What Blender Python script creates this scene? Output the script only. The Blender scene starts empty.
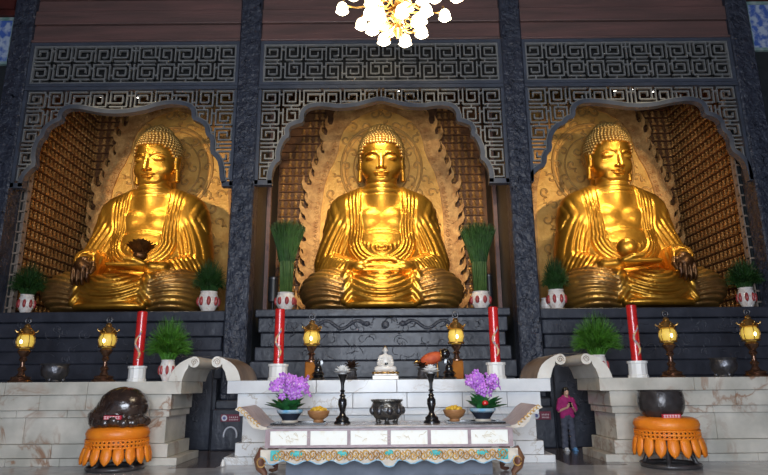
import bpy, math, random
import numpy as np
from mathutils import Matrix, Vector
random.seed(7); rng = np.random.default_rng(5)
PI = math.pi
sc = bpy.context.scene
C = sc.collection

# ------------------------------------------------------------------ camera
FL = 597.0; TH = math.radians(13.9); RO = math.radians(0.45); EYE = 1.6
cam = bpy.data.cameras.new('camera'); co = bpy.data.objects.new('camera', cam); C.objects.link(co)
cam.sensor_width = 36; cam.lens = FL/768*36; cam.clip_end = 200
co.matrix_world = Matrix.Translation((0, 0, EYE)) @ Matrix.Rotation(PI/2+TH, 4, 'X') @ Matrix.Rotation(-RO, 4, 'Z')
sc.camera = co

def ray(px, py):
    u = px-384; v = 237.5-py; c, s = math.cos(RO), math.sin(RO)
    u, v = c*u+s*v, -s*u+c*v
    return u, FL*math.cos(TH)-v*math.sin(TH), FL*math.sin(TH)+v*math.cos(TH)
def at(px, py, Y):
    d = ray(px, py); t = Y/d[1]; return (d[0]*t, Y, EYE+d[2]*t)
def atz(px, py, z):
    d = ray(px, py); t = (z-EYE)/d[2]; return (d[0]*t, d[1]*t, z)

# ------------------------------------------------------------------ materials
def nt(name):
    m = bpy.data.materials.new(name); m.use_nodes = True
    t = m.node_tree; b = t.nodes['Principled BSDF']; return m, t, b
def rgb(c): return (c[0], c[1], c[2], 1)
def pm(name, c1, c2=None, scale=4, rough=.5, metal=0, bump=0, bscale=20, kind='noise', stretch=(1, 1, 1), spec=.5, detail=6, coat=0, lo=.35, hi=.65, bdist=.05, trans=0, rv=0):
    m, t, b = nt(name); N = t.nodes; L = t.links
    b.inputs['Roughness'].default_value = rough; b.inputs['Metallic'].default_value = metal
    b.inputs['Specular IOR Level'].default_value = spec; b.inputs['Coat Weight'].default_value = coat
    b.inputs['Base Color'].default_value = rgb(c1); b.inputs['Transmission Weight'].default_value = trans
    tc = N.new('ShaderNodeTexCoord'); mp = N.new('ShaderNodeMapping'); mp.inputs['Scale'].default_value = stretch
    L.new(tc.outputs['Object'], mp.inputs['Vector'])
    if c2 is not None:
        if kind == 'noise':
            n = N.new('ShaderNodeTexNoise'); n.inputs['Scale'].default_value = scale; n.inputs['Detail'].default_value = detail; out = n.outputs['Fac']
        elif kind == 'voronoi':
            n = N.new('ShaderNodeTexVoronoi'); n.inputs['Scale'].default_value = scale; out = n.outputs['Distance']
        else:
            n = N.new('ShaderNodeTexWave'); n.inputs['Scale'].default_value = scale; n.inputs['Distortion'].default_value = 6; n.inputs['Detail'].default_value = 4; out = n.outputs['Fac']
        L.new(mp.outputs['Vector'], n.inputs['Vector'])
        r = N.new('ShaderNodeValToRGB'); r.color_ramp.elements[0].position = lo; r.color_ramp.elements[1].position = hi
        r.color_ramp.elements[0].color = rgb(c1); r.color_ramp.elements[1].color = rgb(c2)
        L.new(out, r.inputs['Fac']); L.new(r.outputs['Color'], b.inputs['Base Color'])
        if rv:
            mr = N.new('ShaderNodeMapRange'); mr.inputs['To Min'].default_value = rough-rv; mr.inputs['To Max'].default_value = rough+rv
            L.new(out, mr.inputs['Value']); L.new(mr.outputs['Result'], b.inputs['Roughness'])
    if bump:
        n2 = N.new('ShaderNodeTexNoise'); n2.inputs['Scale'].default_value = bscale; n2.inputs['Detail'].default_value = 5
        L.new(mp.outputs['Vector'], n2.inputs['Vector'])
        bp = N.new('ShaderNodeBump'); bp.inputs['Strength'].default_value = bump; bp.inputs['Distance'].default_value = bdist
        L.new(n2.outputs['Fac'], bp.inputs['Height']); L.new(bp.outputs['Normal'], b.inputs['Normal'])
    return m
def marble(name, base, base2, vein, scale=1.1, vw=.035, rough=.28, amt=.8):
    m, t, b = nt(name); N = t.nodes; L = t.links
    tc = N.new('ShaderNodeTexCoord')
    n0 = N.new('ShaderNodeTexNoise'); n0.inputs['Scale'].default_value = 1.6; n0.inputs['Detail'].default_value = 8
    L.new(tc.outputs['Object'], n0.inputs['Vector'])
    r0 = N.new('ShaderNodeValToRGB'); r0.color_ramp.elements[0].position = .35; r0.color_ramp.elements[1].position = .65
    r0.color_ramp.elements[0].color = rgb(base); r0.color_ramp.elements[1].color = rgb(base2); L.new(n0.outputs['Fac'], r0.inputs['Fac'])
    n1 = N.new('ShaderNodeTexNoise'); n1.inputs['Scale'].default_value = scale; n1.inputs['Detail'].default_value = 7; n1.inputs['Roughness'].default_value = .6; n1.inputs['Distortion'].default_value = .8
    L.new(tc.outputs['Object'], n1.inputs['Vector'])
    s = N.new('ShaderNodeMath'); s.operation = 'SUBTRACT'; s.inputs[1].default_value = .5; L.new(n1.outputs['Fac'], s.inputs[0])
    a = N.new('ShaderNodeMath'); a.operation = 'ABSOLUTE'; L.new(s.outputs[0], a.inputs[0])
    mr = N.new('ShaderNodeMapRange'); mr.inputs['From Max'].default_value = vw; mr.inputs['To Min'].default_value = amt; mr.inputs['To Max'].default_value = 0; L.new(a.outputs[0], mr.inputs['Value'])
    n2 = N.new('ShaderNodeTexNoise'); n2.inputs['Scale'].default_value = .9; L.new(tc.outputs['Object'], n2.inputs['Vector'])
    m2 = N.new('ShaderNodeMapRange'); m2.inputs['From Min'].default_value = .42; m2.inputs['From Max'].default_value = .6; L.new(n2.outputs['Fac'], m2.inputs['Value'])
    mu = N.new('ShaderNodeMath'); mu.operation = 'MULTIPLY'; L.new(mr.outputs['Result'], mu.inputs[0]); L.new(m2.outputs['Result'], mu.inputs[1])
    mx = N.new('ShaderNodeMix'); mx.data_type = 'RGBA'; L.new(mu.outputs[0], mx.inputs[0]); L.new(r0.outputs['Color'], mx.inputs[6]); mx.inputs[7].default_value = rgb(vein)
    L.new(mx.outputs[2], b.inputs['Base Color']); b.inputs['Roughness'].default_value = rough
    return m
def emis(name, c, s, base=(1, 1, 1)):
    m, t, b = nt(name); b.inputs['Base Color'].default_value = rgb(base)
    b.inputs['Emission Color'].default_value = rgb(c); b.inputs['Emission Strength'].default_value = s; return m

M = dict(
 gold=pm('gold_leaf', (.80,.42,.06), (.50,.235,.028), 1.7, .37, .88, .2, 9, rv=.05),
 gold_leg=pm('gold_leaf_dull', (.38,.21,.07), (.74,.41,.09), 1.3, .38, .8, .25, 9, lo=.45, hi=.66, rv=.05),
 gold_hair=pm('gold_hair', (.52,.31,.09), (.72,.45,.14), 6, .42, .65),
 bronze_and_shade=pm('dark_bronze_and_hand_shade', (.06,.025,.01), (.13,.06,.02), 5, .35, .7, .2, 20),
 aureole=pm('aureole_gold', (.92,.54,.14), (.74,.37,.08), 2.6, .45, .25, .5, 14, rv=.08),
 scroll=pm('aureole_scroll', (.56,.29,.08), (.66,.37,.11), 5, .5, .3, .3, 20),
 flame=pm('flame_rosegold', (.74,.42,.15), (.44,.20,.06), 4, .5, .2, .5, 18),
 mini=pm('mini_gold', (.66,.36,.12), (.36,.17,.05), 3, .4, .5),
 niche=pm('niche_wood', (.19,.08,.028), (.10,.04,.016), 5, .5, 0, .3, 20),
 niche_pale=pm('niche_pale', (.30,.24,.19), (.2,.15,.12), 5, .5),
 dark_in=pm('dark_stone_inside', (.022,.028,.032), (.015,.02,.022), 3, .5, 0, .3, 8),
 black=pm('black_stone', (.042,.047,.064), (.026,.030,.042), 2.5, .38, 0, .6, 5, bdist=.03),
 pillar=pm('carved_black_stone', (.040,.049,.073), (.023,.028,.044), 4, .42, 0, 1, 5, bdist=.12),
 relief=pm('relief_stone', (.065,.07,.09), (.04,.045,.06), 4, .4, 0, .8, 12),
 fret=pm('lattice_stone', (.135,.145,.15), (.19,.195,.195), 6, .6),
 fret_frame=pm('lattice_frame', (.060,.072,.10), (.045,.055,.075), 3, .45),
 hole=pm('void_dark', (.012,.012,.012), None, rough=.9),
 wood_red=pm('red_brown_beam', (.17,.090,.082), (.10,.065,.06), 1.4, .5, 0, .2, 9, stretch=(.25, 1, 2.5)),
 red_dark=pm('dark_red_lacquer', (.10,.02,.015), (.05,.012,.01), 2, .5),
 marble_s=marble('marble_side', (.66,.62,.54), (.44,.42,.36), (.28,.13,.06), .8, .035, amt=.9),
 marble_c=marble('marble_centre', (.74,.75,.75), (.60,.61,.62), (.35,.28,.2), .8, .015),
 marble_b=marble('marble_brown', (.36,.26,.18), (.15,.095,.06), (.5,.42,.33), 2.2, .02),
 marble_w=marble('marble_white', (.78,.75,.68), (.62,.58,.5), (.4,.3,.2), .8, .01),
 grout=pm('joint', (.22,.2,.17), None, rough=.8),
 floor=pm('polished_floor', (.46,.46,.46), (.36,.36,.37), 3, .12, 0, spec=.5),
 floor2=pm('passage_floor', (.05,.045,.045), (.09,.06,.05), 3, .12),
 floorseam=pm('floor_band', (.10,.075,.065), (.07,.05,.05), 6, .15),
 table=pm('table_lacquer', (.40,.30,.30), (.28,.19,.20), 6, .35),
 table_top=pm('table_top', (.30,.28,.28), (.2,.18,.18), 4, .25),
 cream=pm('cream_panel', (.86,.84,.76), (.80,.74,.60), 9, .5, lo=.55, hi=.75),
 ink=pm('panel_painting', (.60,.52,.38), (.78,.72,.58), 14, .6),
 apron=pm('apron_cream', (.66,.58,.46), (.50,.42,.34), 7, .5),
 applegold=pm('apron_gold', (.62,.38,.10), (.42,.22,.07), 7, .4, .4),
 teal=pm('teal_paint', (.03,.36,.36), (.06,.48,.45), 6, .5),
 leg=pm('leg_brown', (.14,.05,.035), (.2,.1,.05), 6, .35),
 reflection_blue=pm('grey_blue_reflection', (.17,.19,.23), (.12,.14,.17), 3, .7),
 lacq=pm('black_lacquer', (.008,.008,.009), None, rough=.18, coat=.5),
 censer=pm('censer_bronze', (.10,.10,.10), (.22,.2,.17), 9, .25, .8, .6, 14),
 porcelain=pm('white_porcelain', (.80,.78,.74), (.70,.67,.62), 5, .25),
 pot_white=pm('pot_white', (.78,.74,.70), (.62,.5,.44), 12, .25, lo=.5, hi=.7),
 pot_red=pm('pot_red', (.36,.05,.05), None, rough=.3),
 white=pm('white_stone', (.80,.79,.76), None, rough=.4),
 red=pm('candle_red', (.62,.02,.02), (.5,.015,.015), 5, .25, coat=.4),
 red_gold=pm('candle_motif', (.75,.45,.12), (.25,.22,.35), 14, .4),
 bgold=pm('brass', (.66,.42,.14), (.4,.22,.07), 9, .28, .9),
 brown=pm('dark_bronze_lamp', (.24,.14,.09), (.12,.06,.04), 9, .25, .8),
 lamp_wood=pm('orange_wood', (.36,.13,.015), (.25,.08,.012), 6, .65, spec=.15),
 wood_bowl=pm('wood_bowl', (.42,.20,.08), (.32,.14,.05), 8, .35, stretch=(1,1,5)),
 yellow=pm('yellow_fruit', (.75,.48,.03), (.6,.33,.03), 20, .5),
 silver=pm('dark_silver', (.16,.16,.17), (.08,.08,.09), 8, .38, .8, .3, 14),
 orchid=pm('orchid_purple', (.46,.12,.62), (.62,.27,.75), 14, .5),
 orchid_lip=pm('orchid_centre', (.75,.55,.75), None, rough=.5),
 leaf=pm('leaf_green', (.02,.12,.035), (.04,.2,.05), 8, .4),
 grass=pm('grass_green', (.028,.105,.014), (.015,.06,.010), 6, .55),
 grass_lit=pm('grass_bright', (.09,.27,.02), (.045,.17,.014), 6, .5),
 stalk=pm('stalk_green', (.09,.17,.04), (.05,.11,.025), 6, .55),
 band=pm('straw_band', (.35,.24,.06), None, rough=.6),
 glaze=pm('blue_glaze', (.16,.42,.62), (.45,.55,.6), 10, .2),
 glaze_dark=pm('dark_glaze', (.03,.035,.05), None, rough=.2),
 orange=pm('orange_satin', (.88,.26,.015), (.78,.2,.01), 4, .42, 0, .2, 12),
 muyu=pm('dark_varnish_wood', (.022,.014,.012), (.05,.03,.022), 5, .18, 0, .35, 9, coat=.6),
 bronze_bowl=pm('black_bronze', (.035,.03,.03), (.055,.05,.05), 6, .25, .3, .2, 12),
 stand=pm('stand_dark', (.03,.03,.03), (.06,.05,.05), 6, .35),
 tag=pm('tag_white', (.85,.75,.75), None, rough=.5),
 tag_red=pm('tag_red', (.55,.03,.06), None, rough=.5),
 sign_red=pm('sign_red', (.22,.02,.05), None, rough=.4),
 sign_white=pm('sign_white', (.75,.75,.8), None, rough=.4),
 sign_blue=pm('sign_blue', (.12,.13,.35), None, rough=.4),
 speaker=pm('speaker_black', (.015,.017,.02), None, rough=.4),
 paint_blue=pm('painted_blue_panel', (.05,.12,.42), (.42,.50,.62), 4.5, .6, lo=.42, hi=.58, detail=5),
 paint_green=pm('painted_green', (.12,.25,.22), (.35,.42,.42), 4, .6),
 skin=pm('skin', (.62,.36,.25), None, rough=.5),
 shirt=pm('magenta_shirt', (.42,.02,.16), (.33,.015,.12), 8, .8),
 print=pm('shirt_print', (.75,.5,.62), None, rough=.8),
 trousers=pm('slate_trousers', (.055,.06,.085), (.085,.09,.12), 9, .85),
 hair=pm('black_hair', (.008,.007,.007), None, rough=.4),
 shoe=pm('white_shoe', (.7,.7,.7), None, rough=.5),
 shoe_b=pm('blue_shoe', (.15,.35,.6), None, rough=.5),
 bulb=emis('lit_glass', (1, .80, .50), 9),
 lampglass=emis('amber_glass', (1, .68, .10), .30, (.75,.52,.10)),
 lampcore=emis('lantern_flame', (1, .85, .35), 14),
 spotlens=emis('spot_lens', (1, .92, .8), 10),
 red_prop=pm('orange_red_cloth', (.62,.12,.03), (.45,.06,.02), 9, .6),
)

# ------------------------------------------------------------------ mesh builder
def V3(a): return np.array(a, float)
class MB:
    def __init__(s): s.v = []; s.f = []; s.mi = []; s.cur = 0
    def raw(s, vs, fs):
        n = len(s.v); s.v += [tuple(map(float, p)) for p in vs]; s.f += [tuple(n+i for i in f) for f in fs]; s.mi += [s.cur]*len(fs); return s
    def box(s, x0, x1, y0, y1, z0, z1, bev=0, rz=0, taper=0):
        if bev:
            b = bev; pts = []
            xs = (x0, x0+b, x1-b, x1)
            def ring(z, i):
                return [(x0+i+b,y0+i,z),(x1-i-b,y0+i,z),(x1-i,y0+i+b,z),(x1-i,y1-i-b,z),(x1-i-b,y1-i,z),(x0+i+b,y1-i,z),(x0+i,y1-i-b,z),(x0+i,y0+i+b,z)]
            vs = ring(z0, b*.7)+ring(z0+b, 0)+ring(z1-b, 0)+ring(z1, b*.7)
            fs = [tuple(range(7, -1, -1)), tuple(range(24, 32))]
            for k in range(3):
                for i in range(8):
                    j = (i+1) % 8; fs.append((k*8+i, k*8+j, k*8+8+j, k*8+8+i))
        else:
            t = taper
            vs = [(x0,y0,z0),(x1,y0,z0),(x1,y1,z0),(x0,y1,z0),(x0+t,y0+t,z1),(x1-t,y0+t,z1),(x1-t,y1-t,z1),(x0+t,y1-t,z1)]
            fs = [(3,2,1,0),(4,5,6,7),(0,1,5,4),(1,2,6,5),(2,3,7,6),(3,0,4,7)]
        if rz:
            cx, cy = (x0+x1)/2, (y0+y1)/2; c, q = math.cos(rz), math.sin(rz)
            vs = [(cx+(a-cx)*c-(b-cy)*q, cy+(a-cx)*q+(b-cy)*c, z) for a, b, z in vs]
        return s.raw(vs, fs)
    def lathe(s, prof, c=(0,0,0), seg=24, sx=1, sy=1, cap=True, lobes=0, lamp=0, dirv=None):
        n = len(prof); vs = []
        for r, z in prof:
            for i in range(seg):
                a = 2*PI*i/seg; rr = r*(1+lamp*math.cos(lobes*a)) if lobes else r
                vs.append((rr*math.cos(a)*sx, rr*math.sin(a)*sy, z))
        fs = []
        for k in range(n-1):
            for i in range(seg):
                j = (i+1) % seg; fs.append((k*seg+i, k*seg+j, (k+1)*seg+j, (k+1)*seg+i))
        if cap:
            fs.append(tuple(range(seg-1, -1, -1))); fs.append(tuple(range((n-1)*seg, n*seg)))
        if dirv is not None:
            q = Vector((0,0,1)).rotation_difference(Vector(dirv)); vs = [tuple(q @ Vector(p)) for p in vs]
        return s.raw([(a+c[0], b+c[1], d+c[2]) for a, b, d in vs], fs)
    def ball(s, c, r, seg=12, rings=8, q=None):
        if not hasattr(r, '__len__'): r = (r, r, r)
        vs = [(0,0,-1)]; fs = []
        for k in range(1, rings):
            t = -PI/2+PI*k/rings
            for i in range(seg):
                a = 2*PI*i/seg; vs.append((math.cos(t)*math.cos(a), math.cos(t)*math.sin(a), math.sin(t)))
        vs.append((0,0,1)); n = len(vs)-1
        for i in range(seg):
            j = (i+1) % seg; fs.append((0, 1+j, 1+i))
            for k in range(rings-2): fs.append((1+k*seg+i, 1+k*seg+j, 1+(k+1)*seg+j, 1+(k+1)*seg+i))
            fs.append((1+(rings-2)*seg+i, 1+(rings-2)*seg+j, n))
        vs = [Vector((a*r[0], b*r[1], d*r[2])) for a, b, d in vs]
        if q is not None: vs = [q @ p for p in vs]
        return s.raw([(p[0]+c[0], p[1]+c[1], p[2]+c[2]) for p in vs], fs)
    def tube(s, pts, r, seg=8, closed=False, flat=1):
        pts = [Vector(p) for p in pts]; n = len(pts)
        rs = list(r) if hasattr(r, '__len__') else [r]*n
        vs = []; up = None
        for i, p in enumerate(pts):
            if closed: t = pts[(i+1) % n]-pts[i-1]
            else: t = pts[min(i+1, n-1)]-pts[max(i-1, 0)]
            if t.length < 1e-9: t = Vector((0,0,1))
            t.normalize()
            if up is None:
                up = Vector((0,1,0)) if abs(t.y) < .9 else Vector((1,0,0))
            a = up-t*up.dot(t); a = a.normalized() if a.length > 1e-6 else t.orthogonal().normalized()
            up = a; b = t.cross(a)
            for k in range(seg):
                an = 2*PI*k/seg; vs.append(p+(a*math.cos(an)*flat+b*math.sin(an))*rs[i])
        fs = []
        m = n if closed else n-1
        for i in range(m):
            i2 = (i+1) % n
            for k in range(seg):
                j = (k+1) % seg; fs.append((i*seg+k, i2*seg+k, i2*seg+j, i*seg+j))
        if not closed: fs.append(tuple(range(seg))); fs.append(tuple(range(n*seg-1, (n-1)*seg-1, -1)))
        return s.raw(vs, fs)
    def prism(s, poly, y0, y1, axis='y'):
        # polygon in x,z extruded in y (axis y) ; or polygon in y,z extruded in x ; or polygon in x,y extruded in z
        n = len(poly)
        def P(a, b, t): return (a, t, b) if axis == 'y' else ((t, a, b) if axis == 'x' else (a, b, t))
        vs = [P(a, b, y0) for a, b in poly]+[P(a, b, y1) for a, b in poly]
        from mathutils.geometry import tessellate_polygon
        tri = tessellate_polygon([[Vector((a, b, 0)) for a, b in poly]])
        fs = [tuple(t) for t in tri]+[tuple(n+i for i in reversed(t)) for t in tri]
        for i in range(n):
            j = (i+1) % n; fs.append((i, j, n+j, n+i))
        return s.raw(vs, fs)
    def xf(s, mat, start=0):
        for i in range(start, len(s.v)): s.v[i] = tuple(mat @ Vector(s.v[i]))
        return s
    def build(s, name, mats, parent=None, smooth=False, world=False, loc=None):
        me = bpy.data.meshes.new(name)
        V = s.v
        org = Vector((0,0,0))
        if world:
            if parent is not None: org = parent.location.copy()
            else:
                A = np.array(V); org = Vector(((A[:,0].min()+A[:,0].max())/2, (A[:,1].min()+A[:,1].max())/2, A[:,2].min()))
        V = [(a-org[0], b-org[1], c-org[2]) for a, b, c in V]
        me.from_pydata(V, [], s.f)
        mats = mats if isinstance(mats, (list, tuple)) else [mats]
        for m in mats: me.materials.append(M[m] if isinstance(m, str) else m)
        me.polygons.foreach_set('material_index', s.mi)
        fix(me)
        if smooth: smooth_me(me, smooth)
        o = bpy.data.objects.new(name, me); C.objects.link(o)
        if parent is not None: o.parent = parent
        elif world: o.location = org
        if loc is not None: o.location = loc
        return o
import bmesh
def fix(me):
    bm = bmesh.new(); bm.from_mesh(me); bmesh.ops.recalc_face_normals(bm, faces=bm.faces); bm.to_mesh(me); bm.free()
def smooth_me(me, ang):
    me.polygons.foreach_set('use_smooth', [True]*len(me.polygons))
    if ang is not True: me.set_sharp_from_angle(angle=math.radians(ang))
def tag(o, label=None, cat=None, group=None, kind=None):
    if label: o['label'] = label
    if cat: o['category'] = cat
    if group: o['group'] = group
    if kind: o['kind'] = kind
    return o
def thing(name, loc, label, cat, group=None, rz=0):
    o = bpy.data.objects.new(name, None); o.empty_display_size = .1; C.objects.link(o); o.location = loc; o.rotation_euler = (0, 0, rz)
    return tag(o, label, cat, group)
def dup(root, loc, label=None, rz=None, scale=None):
    def rec(o, par):
        c = o.copy(); C.objects.link(c); c.parent = par
        for ch in list(o.children): rec(ch, c)
        return c
    r = rec(root, None); r.location = loc
    if label: r['label'] = label
    if rz is not None: r.rotation_euler = (0, 0, rz)
    if scale: r.scale = (scale,)*3
    return r
def struct(name, mb, m, smooth=False):
    return tag(mb.build(name, m, world=True, smooth=smooth), kind='structure')
K = 1.058
def N_(p): return (p[0]*K, p[1]*K, EYE+K*(p[2]-EYE))
KM = Matrix.Translation((0, 0, EYE)) @ Matrix.Scale(K, 4) @ Matrix.Translation((0, 0, -EYE))

# ------------------------------------------------------------------ implicit surfaces
def surface_nets(f, lo, hi, h, chunk=None):
    nx, ny, nz = [int(math.ceil((hi[i]-lo[i])/h))+1 for i in range(3)]
    X = (lo[0]+h*np.arange(nx)).astype(np.float32)[:,None,None]; Y = (lo[1]+h*np.arange(ny)).astype(np.float32)[None,:,None]; Z = (lo[2]+h*np.arange(nz)).astype(np.float32)[None,None,:]
    X, Y, Z = np.broadcast_arrays(X, Y, Z)
    vals = np.empty((nx, ny, nz), np.float32)
    for i in range(0, nx, 32): vals[i:i+32] = f(X[i:i+32], Y[i:i+32], Z[i:i+32])
    ins = vals < 0
    cs = ins[:-1,:-1,:-1].astype(np.int8)
    offs = [(a,b,c) for a in (0,1) for b in (0,1) for c in (0,1)]
    tot = sum(ins[a:nx-1+a, b:ny-1+b, c:nz-1+c].astype(np.int8) for a,b,c in offs)
    act = (tot > 0) & (tot < 8); idx = np.argwhere(act)
    num = -np.ones(act.shape, np.int64); num[act] = np.arange(len(idx))
    acc = np.zeros((len(idx), 3)); cnt = np.zeros(len(idx))
    i, j, k = idx.T
    cv = {o: vals[i+o[0], j+o[1], k+o[2]].astype(float) for o in offs}
    for o in offs:
        for ax in range(3):
            if o[ax]: continue
            p = list(o); p[ax] = 1; p = tuple(p)
            a, b = cv[o], cv[p]; m = (a < 0) != (b < 0)
            t = np.where(m, a/np.where(m, a-b, 1), 0)
            pos = np.tile(np.array(o, float), (len(idx), 1)); pos[:, ax] = t
            acc[m] += pos[m]; cnt[m] += 1
    verts = (idx+acc/cnt[:,None])*h+np.array(lo)
    quads = []
    for ax in range(3):
        u, v = (ax+1) % 3, (ax+2) % 3
        sl = [slice(1,-1)]*3; sl[ax] = slice(0,-1); sl2 = [slice(1,-1)]*3; sl2[ax] = slice(1,None)
        a = ins[tuple(sl)]; b = ins[tuple(sl2)]
        e = np.argwhere(a != b); flip = a[tuple(e.T)]
        off = np.array([1,1,1]); off[ax] = 0; e = e+off
        def cell(du, dv):
            q = e.copy(); q[:,u] -= du; q[:,v] -= dv; return num[tuple(q.T)]
        q = np.stack([cell(1,1), cell(0,1), cell(0,0), cell(1,0)], 1)
        q[~flip] = q[~flip][:, ::-1]; quads.append(q)
    return verts, np.concatenate(quads)
def net_obj(name, f, lo, hi, h, m, parent=None, post=None):
    v, q = surface_nets(f, lo, hi, h)
    me = bpy.data.meshes.new(name)
    me.vertices.add(len(v)); me.vertices.foreach_set('co', v.ravel())
    me.loops.add(q.size); me.loops.foreach_set('vertex_index', q.ravel().astype(np.int32))
    me.polygons.add(len(q)); me.polygons.foreach_set('loop_start', np.arange(0, q.size, 4, dtype=np.int32))
    me.update(calc_edges=True); me.validate()
    me.polygons.foreach_set('use_smooth', [True]*len(me.polygons))
    ms = m if isinstance(m, (list, tuple)) else [m]
    for x in ms: me.materials.append(M[x])
    o = bpy.data.objects.new(name, me); C.objects.link(o); o.parent = parent
    return o
def smn(a, b, k):
    h = np.clip(.5+.5*(b-a)/k, 0, 1); return b*(1-h)+a*h-k*h*(1-h)
def smx(a, b, k): return -smn(-a, -b, k)
def ell(x, y, z, c, r):
    px, py, pz = (x-c[0])/r[0], (y-c[1])/r[1], (z-c[2])/r[2]
    k0 = np.sqrt(px*px+py*py+pz*pz)+1e-6
    k1 = np.sqrt((px/r[0])**2+(py/r[1])**2+(pz/r[2])**2)+1e-6
    return k0*(k0-1)/k1
def cap(x, y, z, a, b, ra, rb=None):
    rb = ra if rb is None else rb
    d = [b[i]-a[i] for i in range(3)]; L2 = sum(q*q for q in d)
    t = np.clip(((x-a[0])*d[0]+(y-a[1])*d[1]+(z-a[2])*d[2])/L2, 0, 1)
    return np.sqrt((x-a[0]-t*d[0])**2+(y-a[1]-t*d[1])**2+(z-a[2]-t*d[2])**2)-(ra+(rb-ra)*t)
def chain(x, y, z, pts, rs, k=.01):
    d = None
    for i in range(len(pts)-1):
        c = cap(x, y, z, pts[i], pts[i+1], rs[i], rs[i+1]); d = c if d is None else np.minimum(d, c)
    return d
def ridge(ph, amp): return amp*(np.abs(np.sin(PI*ph))**.8*1.5-.9)
def sstep(a, b, x):
    t = np.clip((x-a)/(b-a), 0, 1); return t*t*(3-2*t)

# ------------------------------------------------------------------ the three Buddha statues
def torso_legs(x, y, z, mode):
    ax = np.abs(x)
    # torso under its robe
    t = ell(x, y, z, (0,.5,1.0), (1.35,.82,1.15))
    t = smn(t, ell(x, y, z, (0,.42,2.0), (1.25,.72,1.25)), .3)
    t = smn(t, ell(x, y, z, (0,.48,2.85), (1.3,.60,.95)), .3)
    t = smn(t, cap(ax, y, z, (0,.55,3.15), (1.15,.55,3.12), .56, .56), .25)
    t = smn(t, cap(ax, y, z, (0,.46,3.92), (1.12,.55,3.48), .46, .44), .25)
    pec = ell(ax, y, z, (.37,.05,2.98), (.40,.25,.36))
    skin = smn(t, pec, .10)
    neck = cap(x, y, z, (0,.42,3.5), (0,.30,4.5), .52, .50)
    skin = smn(skin, neck, .14)
    for zz_ in (4.20, 4.02, 3.86): skin = skin+.03*np.exp(-((z-zz_-.12*y)/.03)**2)*(1-sstep(.45,.62,ax))
    zc = 2.33
    L = np.where(z > zc, ax*(1+.04*np.sin(z*3)), np.sqrt(ax*ax+(z-zc)**2))
    fr = (1-sstep(.6, 1.0, y))
    # undergarment band, cloth and knot inside the open robe
    inner = 1-sstep(.58, .64, L)
    zb = 2.52+.05*np.cos(ax*4)
    skin = skin-.035*np.exp(-((z-zb)/.05)**2)*inner*fr-.03*(1-sstep(zb-.06, zb-.02, z))*inner*fr
    kx = np.sqrt((x/1.5)**2+(z-1.98)**2)
    skin = skin-inner*fr*.05*np.exp(-(kx/.17)**2)*(1+.7*np.cos(kx*62))
    skin = skin-inner*fr*.03*np.exp(-((z-1.98-.5*ax*ax)/.07)**2)*(np.sin(ax*26)**2)*(ax > .12)*(ax < .6)
    # robe shell with concentric folds
    robe = t-.065*sstep(.60, .66, L)
    ph = (L-.62)/(.105+.06*sstep(1.0, 1.5, L))+.25*np.sin(z*1.7+ax*2)
    amp = .032*sstep(.62, .70, L)*(.55+.45*fr)*(1-.6*sstep(3.45, 3.8, z))
    robe = robe-ridge(ph, 1.0)*amp
    robe = np.where(L > .60, robe, 10.)
    t = np.minimum(skin, robe)
    # upper arms
    ua = cap(ax, y, z, (1.22,.55,3.02), (1.58,.32,1.65), .57, .50)
    pa = (ax*.9+.33*(z-1.5)-.25*y)/.16+.3*np.sin(z*2.2)
    ua = ua-ridge(pa, .034)*(1-.7*sstep(2.9, 3.4, z))
    t = smn(t, ua, .10)
    return t, L
def forearm_lap(sx, y, z, wx, wy, wz):
    # sleeve from the elbow to a wrist at (wx, wy, wz); sx is x times the side
    f = cap(sx, y, z, (1.58,.28,1.52), (wx, wy, wz), .48, .235)
    dr = cap(sx, y, z, (1.6,.2,1.05), (wx+.42, wy+.2, 1.0), .40, .28)
    f = smn(f, dr, .25)
    q = ((sx-wx)*.8+(y-wy)*.62+(z-1.2)*.55)/.155
    f = f-ridge(q+.25*np.sin(z*3), .034)*sstep(.02, .2, sx-wx+.3*(y-wy)+.1)
    return f
def legs(x, y, z):
    ax = np.abs(x)
    d = ell(ax, y, z, (1.42,-.42,.58), (.94,.86,.68))
    d = smn(d, cap(ax, y, z, (.75,.5,.55), (1.6,-.3,.55), .6, .6), .2)
    d = smn(d, cap(ax, y, z, (1.6,-.6,.5), (.0,-.95,.42), .50, .42), .2)
    d = smn(d, ell(x, y, z, (0,-.3,.4), (1.5,.85,.5)), .2)
    rr = np.sqrt((ax-.55)**2+.5*(y+1.0)**2)+1e-3
    q = (z-.30+.20*(ax-1.45)**2)/(.10+.05*rr)
    d = d-ridge(q+.3*np.sin(ax*2.3), .036)*sstep(.6, .95, ax)
    return d
def lap(x, y, z):
    ax = np.abs(x)
    d = ell(x, y, z, (0,-.98,.48), (1.06,.50,.60))
    d = smn(d, cap(ax, y, z, (.95,-1.02,.92), (.98,-1.16,.25), .20, .16), .16)
    L = np.sqrt((x*.8)**2+(z-1.35)**2)
    d = d-ridge(L/.15, .032)*(1-sstep(.72, .9, ax))
    d = smn(d, ell(x, y, z, (0,-1.22,.10), (1.0,.26,.16)), .10)
    d = d-.02*np.sin((ax*1.0+z*.8)*22)*sstep(.7, .95, ax)*(z < 1.0)
    return d
def fingers(x, y, z, base, dirn, n, ln, r, step, bend):
    d = None
    for i in range(n):
        b = [base[k]+step[k]*i for k in range(3)]; l = ln*(1, 1.08, 1.03, .86)[i]
        p1 = [b[k]+dirn[k]*l*.45 for k in range(3)]; p2 = [p1[k]+dirn[k]*l*.33+bend[k]*.5 for k in range(3)]; p3 = [p2[k]+dirn[k]*l*.24+bend[k] for k in range(3)]
        c = chain(x, y, z, [b, p1, p2, p3], [r, r*.95, r*.88, r*.7]); d = c if d is None else smn(d, c, .012)
    return d
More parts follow.
